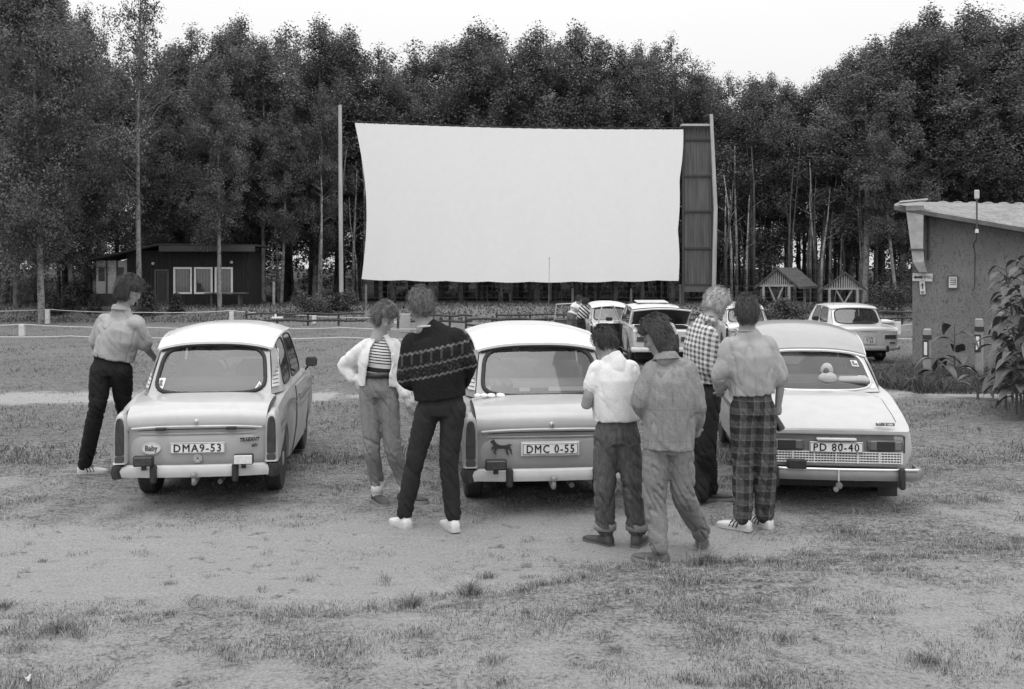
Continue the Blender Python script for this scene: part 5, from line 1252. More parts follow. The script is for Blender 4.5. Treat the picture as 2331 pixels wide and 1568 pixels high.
def hair_m(c, rt, s, style):
    """hair shell round the skull; rt columns are right, forward, up"""
    rng_, fwd, up = rt.col[0], rt.col[1], rt.col[2]; m = M(); nu, nv = 56, 40; pts = []
    vol, amp, low, length, fringe, fq = style
    for j in range(nv+1):
        t = math.pi*j/nv
        for k in range(nu):
            a = 2*math.pi*k/nu; d = Vector((math.sin(t)*math.cos(a), math.sin(t)*math.sin(a), math.cos(t)))
            x, y, z = d; base = Vector((x*.078, y*.098, z*.098+.018)); face = sst(.12, .42, y)*sst(-fringe, -fringe+.25, -z)
            ear = sst(.55, .8, abs(x))*sst(.15, .4, -z)*sst(-.35, .05, y); neck = sst(low, low+.2, -z)
            n = noise.fractal(Vector((x*fq, y*fq, z*fq*.7+s*3)), .7, 2, 4); n2 = abs(noise.noise(Vector((x*fq*3, y*fq*3, z*fq*1.0+s))))
            r_ = vol*(1+.15*max(0, z))+amp*(n+.5*n2); p = base*r_
            p = p.lerp(base*.82, min(1, face+ear*.7*(0 if length > .02 else 1)+neck))
            if length and z < 0 and y < .35: p.z -= length*sst(0, .8, -z)*(1-face); p.x *= 1-.1*sst(.3, 1, -z)
            pts.append(c+(rng_*p.x+fwd*p.y+up*p.z)*s)
    m.v = [tuple(p) for p in pts]
    m.f = [(j*nu+k, j*nu+(k+1) % nu, (j+1)*nu+(k+1) % nu, (j+1)*nu+k) for j in range(nv) for k in range(nu)]
    return m
def seed_of(l): return sum(map(ord, l)) % 997
def strands(hm, c, rt, s, sd, style):
    r = random.Random(sd); f, u, x_ = rt.col[1], rt.col[2], rt.col[0]; n0 = len(hm.f); fs = hm.f[:]; amp = .5+style[1]*4; cnt = 0
    while cnt < 1500:
        fc = fs[r.randrange(n0)]; p = sum((Vector(hm.v[i]) for i in fc), Vector())/4; d = p-c
        if d.dot(f) > .045*s and d.dot(u) < .055*s: continue
        if (d-u*.02).length < .082*s or d.dot(u) < -.085*s-style[3]: continue
        cnt += 1; n = d.normalized(); t_ = (-u*.9-f*.35*(1 if d.dot(f) < .03 else -1)+x_*r.uniform(-.5, .5)); t_ = (t_-n*t_.dot(n)).normalized(); sd_ = n.cross(t_)*.0016
        L = r.uniform(.03, .065); a = p+n*.001; b_ = p+t_*L*.5+n*(.011*amp); e = p+t_*L+n*r.uniform(-.004, .010)*amp+sd_*r.uniform(-4, 4)
        hm.add([a-sd_, a+sd_, b_+sd_, b_-sd_, e], [(0, 1, 2, 3), (3, 2, 4)])
def hair_mat(v):
    t = NT('hair'); t.set(.55, 0, .4); a = t.noise(28, 5, .7, stretch=(1, 1, .28)); b = t.noise(90, 3, .6, stretch=(1, 1, .15)); t.grey(t.math('MULTIPLY', t.ramp(a, .3, .7, v*.45, v*1.6), t.ramp(b, .3, .7, .7, 1.25))); t.bump(t.math('ADD', a, t.math('MULTIPLY', b, .5)), .02, .9); return t.m

def foot(px, pb, Yh=None):                   # ground point under a shoe from its lowest pixel
    z = -.01; Y = F*(H-z)/(pb-YH)
    for _ in range(4): X = (px-CX)*Y/F; z = g(X, Y); Y = F*(H-z)/(pb-YH)
    return Vector((X, Y, z))

def person(label, Y0, J, fl, fr, hd, tor, clothes, group=None, sc_=1.0, fine=True, bottom=None):
    """J: pixel joints; fl/fr: (px, lowest py, toe direction); hd: (px, py, yaw, pitch, hair style, hair grey)"""
    FL, FR = foot(*fl[:2]), foot(*fr[:2]); gp = lambda k: PT(J[k][0], J[k][1], Y0+(J[k][2] if len(J[k]) > 2 else 0))
    base = (FL+FR)/2; root = thing('person', base, label, 'person', 0, group); q = lambda v: Vector(v)-base
    ya, yp = R(hd[2]), R(hd[3]); f0 = Vector((math.cos(ya), math.sin(ya), 0)); fwd = (f0*math.cos(yp)-Vector((0, 0, 1))*math.sin(yp)).normalized(); rgt = f0.cross(Vector((0, 0, 1))).normalized(); up = rgt.cross(fwd)
    rt = Matrix((rgt, fwd, up)).transposed(); hc = PT(hd[0], hd[1], Y0+(hd[6] if len(hd) > 6 else 0)); s = sc_
    ta = R(tor); tf = Vector((math.cos(ta), math.sin(ta), 0)); tr_ = Vector((tf.y, -tf.x, 0))
    P_ = {k: gp(k) for k in J}
    P_['neck'] = P_['neck']+Vector((0, 0, .018)); nk = P_['neck']; sl, sr, hl, hr = P_['shL'], P_['shR'], P_['hipL'], P_['hipR']; ms, mh = (sl+sr)/2, (hl+hr)/2; saxis = (sr-sl).normalized(); haxis = (hr-hl).normalized(); hw = (sr-sl).length/2; hh = (hr-hl).length/2
    kl, kr = P_['knL'], P_['knR']; al, ar = FL+Vector((0, 0, .10)), FR+Vector((0, 0, .10))
    V = .0075 if fine else .014
    b = M()                                                           # one continuous body
    b.sphere(hc+up*.022*s-fwd*.004*s, Vector((.077, .096, .094))*s, 18, 12, rt); b.sphere(hc+fwd*.026*s-up*.045*s, Vector((.056, .062, .068))*s, 14, 10, rt); b.sphere(hc+fwd*.062*s-up*.088*s, Vector((.026, .022, .022))*s, 10, 8, rt)
    b.tube([hc+fwd*.088*s+up*.018*s, hc+fwd*.108*s-up*.018*s, hc+fwd*.090*s-up*.030*s], [.010*s, .014*s, .012*s], 8)
    b.sphere(hc+fwd*.080*s+up*.026*s, Vector((.045, .014, .012))*s, 10, 6, rt); b.sphere(hc+fwd*.084*s-up*.058*s, Vector((.024, .010, .010))*s, 10, 6, rt)
    for sg in (1, -1): b.sphere(hc+rgt*sg*.079*s-fwd*.010*s+up*.002*s, Vector((.010, .020, .032))*s, 8, 8, rt); b.sphere(hc+rgt*sg*.038*s+fwd*.062*s-up*.022*s, Vector((.024, .024, .024))*s, 8, 8, rt)
    limb(b, [hc-up*.05*s-fwd*.015*s, (hc-up*.07*s+nk)/2, nk-Vector((0, 0, .03))], [.060*s, .062*s, .074*s])
    ringtube(b, [(mh-Vector((0, 0, .06)), hh+.05, .08, haxis), (mh+Vector((0, 0, .06)), hh+.06, .095, haxis), (mh.lerp(ms, .45), hh+.035, .085, haxis), (mh.lerp(ms, .78), hw-.03, .095, saxis), (ms, hw-.02, .07, saxis), (ms.lerp(nk, .6), hw*.45, .055, saxis)])
    for sh_, e_, w_ in (('shL', 'elL', 'wrL'), ('shR', 'elR', 'wrR')): limb(b, [P_[sh_], P_[e_], P_[w_]], [.050*s, .039*s, .026*s])
    for side, w_, e_ in ((1, 'wrL', 'elL'), (-1, 'wrR', 'elR')):
        hdr = J.get('h'+w_[-1]); d = (PT(hdr[0], hdr[1], Y0+hdr[2])-P_[w_]) if hdr else (P_[w_]-P_[e_]); hand(b, P_[w_], d, (tf if not hdr or len(hdr) < 4 else Vector(hdr[3])), .95*s, hdr[4] if hdr and len(hdr) > 4 else .8, side)
    for h_, k_, a_ in ((hl, kl, al), (hr, kr, ar)): limb(b, [h_, k_, a_], [.075*s, .050*s, .034*s])
    bm_ = remesh(b, V, 2, 'body'); bm_.transform(Matrix.Translation(-base)); body = obj('body', bm_, clothes.get('skin', SKIN), root)
    if fine:
        for sg in (1, -1):
            e = q(hc+rgt*sg*.032*s+fwd*.083*s+up*.005*s); obj('eye', M().sphere(e, .008*s, 10, 8), EYE, body, True)
            obj('eyebrow', M().tube([q(hc+rgt*sg*x*s+fwd*y*s+up*z*s) for x, y, z in ((.016, .097, .028), (.034, .092, .034), (.052, .078, .028))], .0022*s, 5), gm(.09), body)
        obj('mouth', M().tube([q(hc+rgt*x*s+fwd*y*s-up*.060*s) for x, y in ((-.022, .088), (0, .097), (.022, .088))], .004*s, 5), LIP, body)
    if hd[4]:
        hm = hair_m(hc, rt, s, hd[4]); hm.v = [tuple(q(p)) for p in hm.v]; strands(hm, q(hc), rt, s, seed_of(label), hd[4]); obj('hair', hm, hair_mat(hd[5]), root, True)
    seed = abs(hash(label)) % 97 if False else (sum(map(ord, label)) % 97)
    # trousers
    tm_, lr = clothes['trousers'], clothes.get('leg', (.098, .078, .072)); c = M()
    ringtube(c, [(mh-Vector((0, 0, .07)), hh+.075, .105, haxis), (mh+Vector((0, 0, .0)), hh+.088, .118, haxis), (mh+Vector((0, 0, .09)), hh+.068, .105, haxis), (mh+Vector((0, 0, .145)), hh+.052, .095, haxis)], 24)
    for h_, k_, a_ in ((hl, kl, al), (hr, kr, ar)): an = a_+Vector((0, 0, clothes.get('hem', -.02))); limb(c, [h_-Vector((0, 0, .02)), h_.lerp(k_, .5), k_, k_.lerp(an, .55), an], [lr[0], (lr[0]*1.05+lr[1])/2, lr[1], (lr[1]+lr[2])/2*1.02, lr[2]], 16)
    cm = remesh(c, .010 if fine else .02, 2, 'trousers'); fa = clothes.get('tfold', 1.3)
    kz = (kl.z+kr.z)/2; az_ = base.z+.12; mz = mh.z
    def tf_(p):
        w1 = math.exp(-((p.z-kz)/.13)**2)+1.3*math.exp(-((p.z-az_)/.12)**2)+.6*math.exp(-((p.z-(mz-.08))/.09)**2)+.25
        n = noise.noise(Vector((p.x*5+seed, p.y*5, p.z*17+p.x*9))); n2 = noise.noise(Vector((p.x*11+seed, p.y*11, p.z*30-p.x*14)))
        return fa*(-.012*(.25+w1)*math.exp(-abs(noise.noise(Vector((p.x*5-seed, p.y*5, p.z*9+p.x*13))))*17)+.004*w1*(1-2*abs(n)-.4)+.002*w1*n2+.004*noise.noise(Vector((p.x*6, p.y*6, p.z*4+seed))))
    folds(cm, tf_); cm.transform(Matrix.Translation(-base)); tro = obj('trousers', cm, tm_, root)
    if clothes.get('belt'):
        n = 30; bc = q(mh+Vector((0, 0, .118))); dp = haxis.cross(Vector((0, 0, 1)))
        obj('belt', M().loft([[bc+haxis*(hh+.067+e)*math.cos(6.2832*k/n)+dp*(.108+e)*math.sin(6.2832*k/n)+Vector((0, 0, z_)) for k in range(n)] for z_, e in ((-.020, -.004), (-.02, .010), (.02, .008), (.02, -.004))], cap=False), BLACK, tro, True)
    if clothes.get('pockets'):
        for sg in (-1, 1):
            pc = q(mh-Vector((0, 0, -.0))-tf*(.122)+haxis*sg*.075); pk = M(); ps = [pc+haxis*x+Vector((0, 0, z_))-tf*.004+tf*abs(x+sg*.0)*.18 for x, z_ in ((-.055, .05), (.055, .05), (.055, -.05), (0, -.075), (-.055, -.05))]
            obj('pocket_seam', pk.tube(ps, .003, 4, closed=True), gm(.08), tro)
    # shirt, sweater or jacket
    def torso(ex, hem, colr=.0, taper=0):
        up_ = (ms-mh).normalized(); hb = mh+up_*hem
        secs = [(hb, hh+.070+ex+taper, .105+ex, haxis), (mh.lerp(ms, .3) if hem < .1 else hb.lerp(ms, .25), hh+.066+ex*1.2, .112+ex, haxis), (mh.lerp(ms, .62), (hh+hw)/2+.055+ex, .122+ex, saxis), (mh.lerp(ms, .85), hw+.015+ex, .118+ex, saxis), (ms+up_*.01, hw+.008+ex*.6, .090+ex*.8, saxis), (ms+up_*.055, hw*.72, .072+ex*.5, saxis), (nk+Vector((0, 0, .0)), .072+ex*.2, .070+ex*.2, saxis)]
        return secs
    def top(name, ex, hem, sleeve, srad, mat, fold=1.0, parent=root, rad2=None, cs=None):
        c = M(); 
        if cs: c = cs(torso(ex, hem))
        else: ringtube(c, torso(ex, hem), 28)
        for sh_, e_, w_ in (('shL', 'elL', 'wrL'), ('shR', 'elR', 'wrR')):
            S_, E_, W_ = P_[sh_], P_[e_], P_[w_]; sl_ = sleeve if not isinstance(sleeve, dict) else sleeve[sh_[-1]]
            S_ = S_+(ms-S_)*.12
            if sl_ <= 1: limb(c, [S_, S_.lerp(E_, .5*sl_), S_.lerp(E_, sl_)], [srad[0], (srad[0]+srad[1])/2, srad[1]], 14)
            else: limb(c, [S_, S_.lerp(E_, .5), E_, E_.lerp(W_, (sl_-1))], [srad[0], (srad[0]+srad[1])/2+.006, srad[1], srad[2]], 14)
        cm = remesh(c, .010 if fine else .02, 2, name); sd = seed+3
        def ff(p):
            n = noise.noise(Vector((p.x*6+sd, p.y*6, p.z*8+p.x*5))); n2 = noise.noise(Vector((p.x*13+sd, p.y*13, p.z*11-p.x*9))); n3 = noise.noise(Vector((p.x*5+sd, p.y*5, p.z*3)))
            low = 1+.8*math.exp(-((p.z-(mh.z+hem))/.10)**2)
            return fold*(.003*low*(.3-abs(n)*1.4)+.0015*n2+.005*n3-.008*math.exp(-abs(noise.noise(Vector((p.x*9+sd*2, p.y*9, p.z*2.0+p.x*2.5))))*15)-.003*low*math.exp(-abs(noise.noise(Vector((p.x*3-sd, p.y*3, p.z*8+p.x*9))))*12))
        folds(cm, ff); cm.transform(Matrix.Translation(-base)); return obj(name, cm, mat, parent)
    for kw in clothes['tops']: top(**kw)
    if clothes.get('crew'):
        cc = q(nk+Vector((0, 0, -.012))); obj('collar', M().tube([cc+rgt*.064*math.cos(6.2832*k/20)-f0*(.062*math.sin(6.2832*k/20)+.012)+Vector((0, 0, .008*math.sin(6.2832*k/20))) for k in range(20)], .009, 6, closed=True), clothes['crew'], root, True)
    if clothes.get('collar'):
        cc = q(nk+Vector((0, 0, .012))); n = 20; e = clothes['collar']
        obj('collar', M().loft([[cc+saxis*r1*math.cos(6.2832*k/n)-tf*r2*math.sin(6.2832*k/n)-tf*.01+Vector((0, 0, z_+.012*math.sin(6.2832*k/n))) for k in range(n)] for r1, r2, z_ in ((.090, .084, -.045), (.078, .074, -.015), (.066, .064, .004), (.062, .060, .0), (.066, .064, -.03))], cap=False), e, root, True)
    # shoes
    for k, (fp, spec) in enumerate(((FL, fl), (FR, fr))):
        sm, so_, st = shoe_m(q(fp), R(spec[2]), .285*s, clothes.get('high', 0)); sh_ = obj('shoe', sm, clothes['shoe'], root, True); obj('sole', so_, clothes.get('sole', gm(.25, .8)), sh_)
        if clothes.get('stripes') and fine: obj('stripes', st, BLACK, sh_)
        if clothes.get('sock'): obj('sock', limb(M(), [q(fp)+Vector((0, 0, .08)), q(fp)+Vector((0, 0, .16))], [.050, .052], 12, 2), clothes['sock'], root, True)
        if clothes.get('cuff'): ap = q(fp)+Vector((0, 0, .10)); obj('cuff', M().lathe([(.060, -.005), (.082, 0), (.084, .05), (.066, .055)], ap+Vector((0, 0, clothes.get('hem', 0)-.01)), 'Z', 20), clothes['cuff'], tro, True)
    return root, P_, q, dict(hc=hc, fwd=fwd, rgt=rgt, up=up, ms=ms, mh=mh, saxis=saxis, tf=tf)

def cloth(v, var=.14, sc2=9, fine_=.004, weave=True):
    t = NT('cloth'); t.set(.9, 0, .15); a = t.noise(sc2, 5, .6); b = t.noise(120, 3, .6); t.grey(t.math('MULTIPLY', t.ramp(a, .3, .7, v*(1-var), v*(1+var)), t.ramp(b, .25, .75, .88, 1.1))); t.bump(t.math('ADD', a, t.math('MULTIPLY', b, .4)), fine_*3, .5); return t.m
def denim(v, con=.35, lines=()):
    t = NT('denim'); t.set(.9, 0, .15); a = t.noise(38, 5, .7, stretch=(1, 1, .35)); b = t.noise(110, 4, .7); c = t.noise(4, 4, .6); x, y, z = t.xyz()
    con = con*.9; k = t.math('MULTIPLY', t.ramp(a, .3, .7, v*(1-con), v*(1+con)), t.ramp(b, .25, .75, .8, 1.2)); k = t.math('MULTIPLY', k, t.ramp(c, .3, .7, .93, 1.07))
    for ax, pos, w_ in lines:
        m_ = t.math('LESS_THAN', t.math('ABSOLUTE', t.math('SUBTRACT', {'x': x, 'y': y, 'z': z}[ax], pos)), w_); k = t.math('MULTIPLY', k, t.math('SUBTRACT', 1.0, t.math('MULTIPLY', m_, .22)))
    t.grey(k); t.bump(t.math('ADD', a, b), .012, .6); return t.m
def gingham(lo, hi, f, rot=.7):
    t = NT('gingham'); t.set(.85, 0, .15); x, y, z = t.xyz(); u = t.math('ADD', t.math('MULTIPLY', x, math.cos(rot)), t.math('MULTIPLY', y, -math.sin(rot)))
    # two sets of stripes, darkest where they cross
    w1 = t.math('GREATER_THAN', t.math('FRACT', t.math('MULTIPLY', u, f)), .5); w2 = t.math('GREATER_THAN', t.math('FRACT', t.math('MULTIPLY', t.math('ADD', z, t.math('MULTIPLY', x, .25)), f)), .5)
    k = t.math('MULTIPLY', t.math('ADD', w1, w2), .5); t.grey(t.math('MULTIPLY', t.ramp(k, 0, 1, hi, lo), t.ramp(t.noise(12), .3, .7, .9, 1.1))); return t.m
def plaid_dark():
    t = NT('plaid'); t.set(.9, 0, .1); x, y, z = t.xyz(); u = t.math('ADD', x, t.math('MULTIPLY', y, .3))
    a = t.math('GREATER_THAN', t.math('FRACT', t.math('MULTIPLY', u, 11)), .5); b = t.math('GREATER_THAN', t.math('FRACT', t.math('MULTIPLY', z, 10)), .5)
    l1 = t.math('LESS_THAN', t.math('FRACT', t.math('MULTIPLY', u, 11)), .10); l2 = t.math('LESS_THAN', t.math('FRACT', t.math('MULTIPLY', z, 10)), .10)
    k = t.math('SUBTRACT', .115, t.math('MULTIPLY', t.math('ADD', a, b), .038)); k = t.math('ADD', k, t.math('MULTIPLY', t.math('ADD', l1, l2), .03))
    t.grey(t.math('MULTIPLY', k, t.ramp(t.noise(60, 3), .3, .7, .75, 1.25))); t.bump(t.noise(60, 3), .008, .5); return t.m
def knit(x0):
    t = NT('knit'); t.set(.95, 0, .1); x, y, z = t.xyz(); u = t.math('SUBTRACT', x, x0); zt = t.math('SUBTRACT', z, t.math('MULTIPLY', u, .22))
    tri = t.math('ABSOLUTE', t.math('SUBTRACT', t.math('FRACT', t.math('MULTIPLY', u, 24)), .5)); zz = t.math('ADD', zt, t.math('MULTIPLY', tri, .026)); k = 0.0
    for z0, w_, s_ in ((1.435, .009, 1), (1.325, .008, .8), (1.235, .008, 1)):
        m_ = t.math('LESS_THAN', t.math('ABSOLUTE', t.math('SUBTRACT', zz, z0)), w_); k = t.math('ADD', k, t.math('MULTIPLY', t.math('MULTIPLY', m_, .15*s_), t.ramp(t.noise(40, 2), .4, .6, .45, 1.0)))
    inb = t.math('MULTIPLY', t.math('GREATER_THAN', zt, 1.345), t.math('LESS_THAN', zt, 1.425)); bar = t.math('LESS_THAN', t.math('FRACT', t.math('MULTIPLY', u, 13)), .22); k = t.math('ADD', k, t.math('MULTIPLY', t.math('MULTIPLY', inb, bar), .05))
    dots = t.math('MULTIPLY', t.math('GREATER_THAN', t.noise(60, 2), .56), t.math('MULTIPLY', t.math('GREATER_THAN', zt, 1.22), t.math('LESS_THAN', zt, 1.34))); k = t.math('ADD', k, t.math('MULTIPLY', dots, .03))
    kn = t.noise(70, 3, .7); t.grey(t.math('MULTIPLY', t.math('ADD', k, .022), t.ramp(kn, .25, .75, .6, 1.3))); t.bump(kn, .015, .8); return t.m
def stripes(mode):
    t = NT('striped_cloth'); t.set(.85, 0, .15); x, y, z = t.xyz()
    if mode == 'tee':                 # fine stripes above, one wide band below
        zt = t.math('ADD', z, t.math('MULTIPLY', x, .12)); f = t.math('LESS_THAN', t.math('FRACT', t.math('MULTIPLY', zt, 42)), .42); up_ = t.math('GREATER_THAN', zt, 1.19)
        wide = t.math('MULTIPLY', t.math('LESS_THAN', zt, 1.155), t.math('GREATER_THAN', zt, 1.115)); low = t.math('MULTIPLY', t.math('LESS_THAN', zt, 1.08), 1.0)
        k = t.math('ADD', t.math('MULTIPLY', f, up_), wide); k = t.math('ADD', k, low, clamp=True); t.grey(t.mix(k, .68, .04))
    else:
        zt = t.math('ADD', z, t.math('MULTIPLY', x, .9)); f = t.math('LESS_THAN', t.math('FRACT', t.math('MULTIPLY', zt, 9)), .5); t.grey(t.mix(f, .6, .03))
    return t.m
SNEAK = gm(.66, .6, .10, 12); DARKSHOE = gm(.06, .6, .3, 20); SOLE_W = gm(.5, .7)
#          volume, noise, neck limit, length, fringe height, noise frequency
H_SHORT = (1.10, .06, .55, 0, .55, 3.5); H_CURL = (1.20, .16, .45, .02, .45, 4.5); H_MULLET = (1.20, .12, .55, .10, .45, 4.0); H_BUSH = (1.36, .16, .50, .035, .30, 3.0); H_BLOND = (1.20, .12, .40, .05, .40, 4.0)

# man walking at the left car
r, P1, q, D = person('man in light short-sleeved shirt and dark trousers beside the left car', 9.3,
    dict(neck=(277, 702), shL=(237, 733, .10), shR=(313, 737, -.06), elL=(214, 785, .12), wrL=(246, 822, .30), elR=(334, 792, .05), wrR=(350, 812, .32), hipL=(231, 836), hipR=(276, 840), knL=(221, 928, -.02), knR=(281, 920, .22)),
    (193, 1078, 14), (312, 1052, 25), (291, 667, 12, 14, H_BUSH, .035, .0), 62,
    dict(trousers=cloth(.022, .2), leg=(.108, .080, .070), hem=.0, belt=True, shoe=SNEAK, stripes=True, sole=SOLE_W, collar=cloth(.33),
         tops=[dict(name='shirt', ex=.030, hem=.085, sleeve=.80, srad=(.094, .080), mat=cloth(.36, .10), fold=1.8)]))
g0 = M(); hc, fw, rg, up_ = D['hc'], D['fwd'], D['rgt'], D['up']
for sg in (1, -1):
    g0.tube([q(hc+rg*(sg*.034+.024*math.cos(a))+fw*.106+up_*(.004+.019*math.sin(a))) for a in [k*math.pi/8 for k in range(16)]], .0022, 5, closed=True); g0.tube([q(hc+rg*sg*.058+fw*.104+up_*.008), q(hc+rg*sg*.083+fw*.0+up_*.010)], .0022, 5)
obj('glasses', g0, gm(.3, .3), r)

# young woman facing the camera
def open_shell(secs):
    m = M(); rings = []; n = 26; gap = .62
    S_ = [(Vector(c), a+.004, b+.004, Vector(ax)) for c, a, b, ax in secs]
    for i, (c, a, b, ax) in enumerate(S_):
        t = (S_[min(i+1, len(S_)-1)][0]-S_[max(i-1, 0)][0]).normalized(); ax = (ax-t*ax.dot(t)).normalized(); dp = ax.cross(t)
        gp_ = gap*(1.0 if i < 4 else .8); fr_ = math.pi/2; A = [fr_+gp_+(2*math.pi-2*gp_)*k/n for k in range(n+1)]
        if dp.y > 0: dp = -dp
        o = [c+ax*a*math.cos(w_)+dp*b*math.sin(w_) for w_ in A]; inn = [c+ax*(a-.024)*math.cos(w_)+dp*(b-.024)*math.sin(w_) for w_ in reversed(A)]; rings.append(o+inn)
    m.loft(rings); return m
r, P2, q, D = person('young woman in open white jacket, striped top and jeans facing the camera', 8.2,
    dict(neck=(862, 768), shL=(831, 790, -.02), shR=(898, 787, .03), elL=(783, 832, .10), wrL=(812, 872, .02), elR=(910, 858, .02), wrR=(925, 908, -.06), hR=(934, 936, -.08, (.3, .6, 0), .5), hipL=(841, 884), hipR=(881, 884), knL=(846, 1026, -.03), knR=(895, 1026, -.02)),
    (858, 1143, -60), (921, 1143, -8), (873, 727, -28, 22, (1.22, .14, .38, .035, .42, 4.5), .11, -.02), -72,
    dict(trousers=denim(.22, .22), leg=(.092, .072, .058), hem=.075, belt=True, shoe=DARKSHOE, sock=gm(.7, .8), skin=gm(.33, .55, .08, 14),
         tops=[dict(name='striped_top', ex=-.012, hem=.13, sleeve=.3, srad=(.05, .05), mat=stripes('tee'), fold=.6),
               dict(name='jacket', ex=.028, hem=.02, sleeve=1.75, srad=(.072, .068, .056), mat=cloth(.70, .06), fold=1.5, cs=open_shell)]), sc_=.96)
# man in the patterned sweater
r, P3, q, D = person('man in dark patterned knit sweater and dark trousers seen from behind', 7.4,
    dict(neck=(968, 745), shL=(933, 783, .02), shR=(1041, 770, -.02), elL=(925, 862, .02), wrL=(950, 880, .24), elR=(1066, 828, .0), wrR=(1052, 878, .26), hipL=(975, 925), hipR=(1032, 922), knL=(943, 1052, .02), knR=(1021, 1056, .0)),
    (921, 1201, 124), (1031, 1207, 115), (957, 700, 122, 8, H_CURL, .13, .02), 100,
    dict(trousers=cloth(.03, .2), leg=(.100, .074, .064), hem=.02, shoe=SNEAK, sole=SOLE_W, tfold=.9, crew=gm(.55, .8),
         tops=[dict(name='sweater', ex=.034, hem=.055, sleeve=1.85, srad=(.090, .076, .052), mat=knit(.18), fold=1.0)]))
# man in white t-shirt
r, P4, q, D = person('man in white t-shirt and dark jeans with turned-up hems, bending his head', 6.95,
    dict(neck=(1388, 815, .02), shL=(1357, 842, 0), shR=(1437, 842, 0), elL=(1334, 922, -.04), wrL=(1350, 903, .22), elR=(1452, 908, 0), wrR=(1436, 888, .25), hipL=(1380, 985), hipR=(1427, 985), knL=(1375, 1112, .02), knR=(1441, 1112, .02)),
    (1377, 1243, 130), (1449, 1244, 68), (1378, 784, 112, 32, H_SHORT, .035, .06), 92,
    dict(trousers=denim(.11, .35), leg=(.098, .078, .074), hem=.035, belt=True, pockets=True, cuff=gm(.24, .9), shoe=DARKSHOE, high=.02, sole=gm(.12), skin=SKIN,
         tops=[dict(name='t_shirt', ex=.026, hem=.09, sleeve=.46, srad=(.080, .076), mat=cloth(.70, .04), fold=1.2)]))
# man in stone-washed denim jacket
r, P5, q, D = person('man with long dark hair in bleached denim jacket and baggy light jeans', 6.65,
    dict(neck=(1514, 812, 0), shL=(1487, 846, .02), shR=(1562, 842, 0), elL=(1458, 914, .0), wrL=(1478, 950, .14), elR=(1583, 925, .0), wrR=(1584, 972, .12), hipL=(1496, 1008), hipR=(1546, 1008), knL=(1488, 1135, 0), knR=(1556, 1130, .04)),
    (1501, 1284, 142), (1597, 1252, 78), (1497, 768, 158, 24, H_MULLET, .055, .03), 96,
    dict(trousers=denim(.23, .14), leg=(.098, .084, .070), hem=.02, tfold=1.3, shoe=gm(.1, .8), sole=gm(.2), collar=denim(.25, .3),
         tops=[dict(name='denim_jacket', ex=.032, hem=-.045, sleeve=1.80, srad=(.092, .078, .058), mat=denim(.26, .22, (('z', 1.06, .0025), ('z', .845, .0025))), fold=1.5)]))
# blond man in checked shirt
r, P6, q, D = person('blond man in checked shirt and dark trousers leaning over the right car door', 8.1,
    dict(neck=(1614, 728, 0), shL=(1580, 762, .13), shR=(1613, 764, -.13), elL=(1575, 835, .25), wrL=(1606, 878, .40), elR=(1612, 842, -.16), wrR=(1628, 884, .04), hR=(1642, 896, .14), hipL=(1596, 892, .08), hipR=(1612, 892, -.08), knL=(1598, 1028, .10), knR=(1607, 1026, -.06)),
    (1593, 1153, 40), (1613, 1139, 8), (1629, 695, 25, 30, H_BLOND, .42, .05), 42,
    dict(trousers=cloth(.03, .2), leg=(.105, .085, .076), hem=.0, belt=True, shoe=DARKSHOE, collar=gingham(.10, .55, 26),
         tops=[dict(name='checked_shirt', ex=.035, hem=.08, sleeve=1.5, srad=(.092, .075, .05), mat=gingham(.09, .60, 24), fold=1.1)]))
# man in plaid trousers holding a bottle
r, P7, q, D = person('man in light sweater and plaid trousers holding a dark bottle', 7.42,
    dict(neck=(1700, 756, 0), shL=(1660, 790, 0), shR=(1750, 787, 0), elL=(1638, 856, -.01), wrL=(1640, 886, .16), elR=(1776, 856, 0), wrR=(1771, 920, .02), hR=(1768, 950, .05, (-.8, .5, 0), 1.3), hipL=(1690, 925), hipR=(1735, 923), knL=(1690, 1058, .02), knR=(1742, 1058, .02)),
    (1690, 1206, 140), (1740, 1200, 124), (1700, 716, 80, 12, (1.22, .10, .55, .02, .5, 4.0), .05, .01), 88,
    dict(trousers=plaid_dark(), leg=(.105, .083, .074), hem=.0, tfold=.9, belt=True, shoe=SNEAK, stripes=True, sole=SOLE_W, crew=cloth(.33),
         tops=[dict(name='sweater', ex=.032, hem=.085, sleeve=dict(L=1.7, R=1.15), srad=(.086, .072, .062), mat=cloth(.36, .10), fold=1.6)]))
hp = P7['wrR']+(PT(1768, 950, 7.47)-P7['wrR']).normalized()*.105+Vector((-.02, .02, -.005)); bd = Vector((.32, -.35, -.62)).normalized()
m = M().tube([hp-bd*.13, hp-bd*.07, hp-bd*.05, hp+bd*.10, hp+bd*.115], [.013, .015, .032, .034, .030], 14)
rooted('bottle', m, gm(.02, .15, .2), hp+bd*.115, 'dark bottle held low by the man in plaid trousers', 'bottle', smooth='auto')

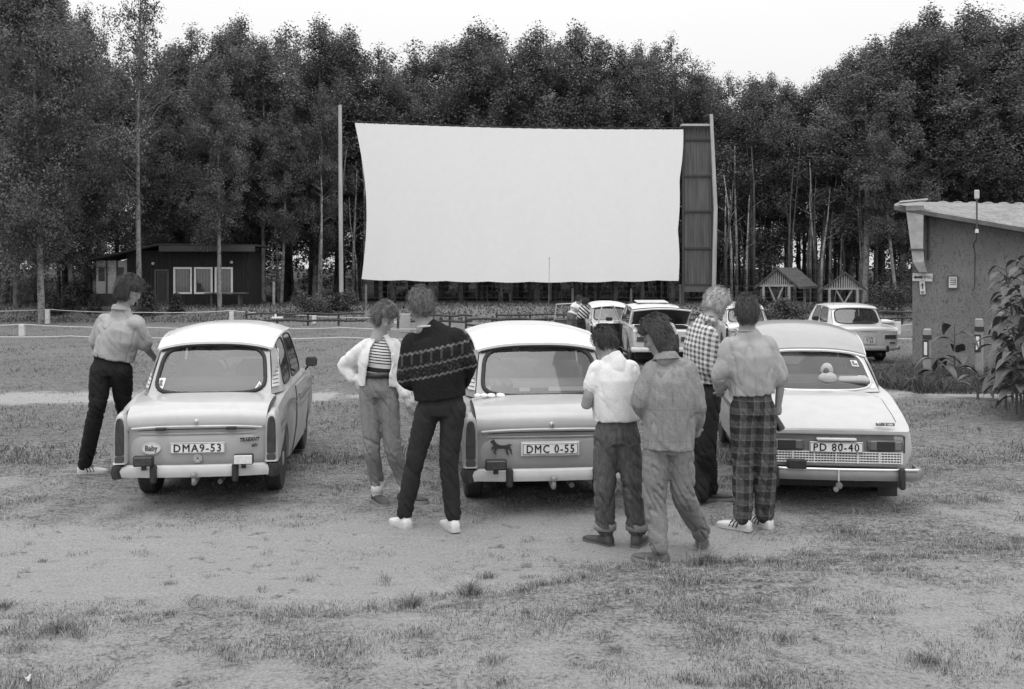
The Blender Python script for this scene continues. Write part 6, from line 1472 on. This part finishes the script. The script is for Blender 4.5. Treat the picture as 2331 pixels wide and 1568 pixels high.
# three people far back at the parked cars
small = dict(leg=(.095, .075, .065), hem=0, shoe=DARKSHOE)
person('distant person in white shirt leaning on the far small car', 29.2,
    dict(neck=(1314, 690), shL=(1308, 694), shR=(1318, 694, .2), elL=(1320, 703, -.1), wrL=(1330, 697, .1), elR=(1322, 700, .3), wrR=(1332, 697, .4), hipL=(1296, 722, .1), hipR=(1303, 722, -.1), knL=(1298, 758), knR=(1303, 757)),
    (1297, 797, 20), (1304, 798, 20), (1318, 682, 20, 20, H_SHORT, .04), 30, dict(small, trousers=cloth(.14), tops=[dict(name='shirt', ex=.04, hem=.08, sleeve=1.6, srad=(.09, .07, .05), mat=cloth(.66), fold=.8)]), fine=False)
person('distant person in boldly striped shirt beside the far small car', 28.6,
    dict(neck=(1329, 696), shL=(1323, 701), shR=(1334, 701), elL=(1322, 712), wrL=(1330, 716, .1), elR=(1339, 713), wrR=(1338, 706, .2), hipL=(1319, 731), hipR=(1325, 731), knL=(1324, 762), knR=(1329, 760)),
    (1327, 798, 30), (1333, 799, 20), (1332, 689, 40, 25, H_CURL, .03), 50, dict(small, trousers=cloth(.03), tops=[dict(name='striped_shirt', ex=.03, hem=.08, sleeve=.8, srad=(.085, .07, .05), mat=stripes('bold'), fold=.6)]), fine=False)
person('distant person in white shirt bending into the open boot', 22.6,
    dict(neck=(1518, 736), shL=(1513, 741), shR=(1528, 742), elL=(1508, 757), wrL=(1502, 766, .2), elR=(1535, 758), wrR=(1530, 768, .2), hipL=(1527, 772), hipR=(1537, 772), knL=(1527, 802), knR=(1538, 802)),
    (1527, 834, 100), (1539, 834, 90), (1513, 728, 140, 45, H_SHORT, .05), 110, dict(small, trousers=cloth(.06), tops=[dict(name='shirt', ex=.03, hem=.08, sleeve=.8, srad=(.085, .07, .05), mat=cloth(.68), fold=.8)]), fine=False)

# a few scraps of paper and tufts on the ground
for k, (px, py, s_, lab) in enumerate(((1985, 1412, .016, 'small pale paper scrap lying in the grass at lower right'), (60, 1548, .022, 'pale paper scrap at the lower left corner'))):
    p = foot(px, py); rr = random.Random(k); m = M().grid(lambda u, v: (p.x+(u-.5)*s_*1.6, p.y+(v-.5)*s_, p.z+.012+.014*math.sin(u*4+k)*math.cos(v*3)), 5, 4)
    rooted('paper_scrap', m, gm(.55, .8), p, lab, 'litter', smooth=True)
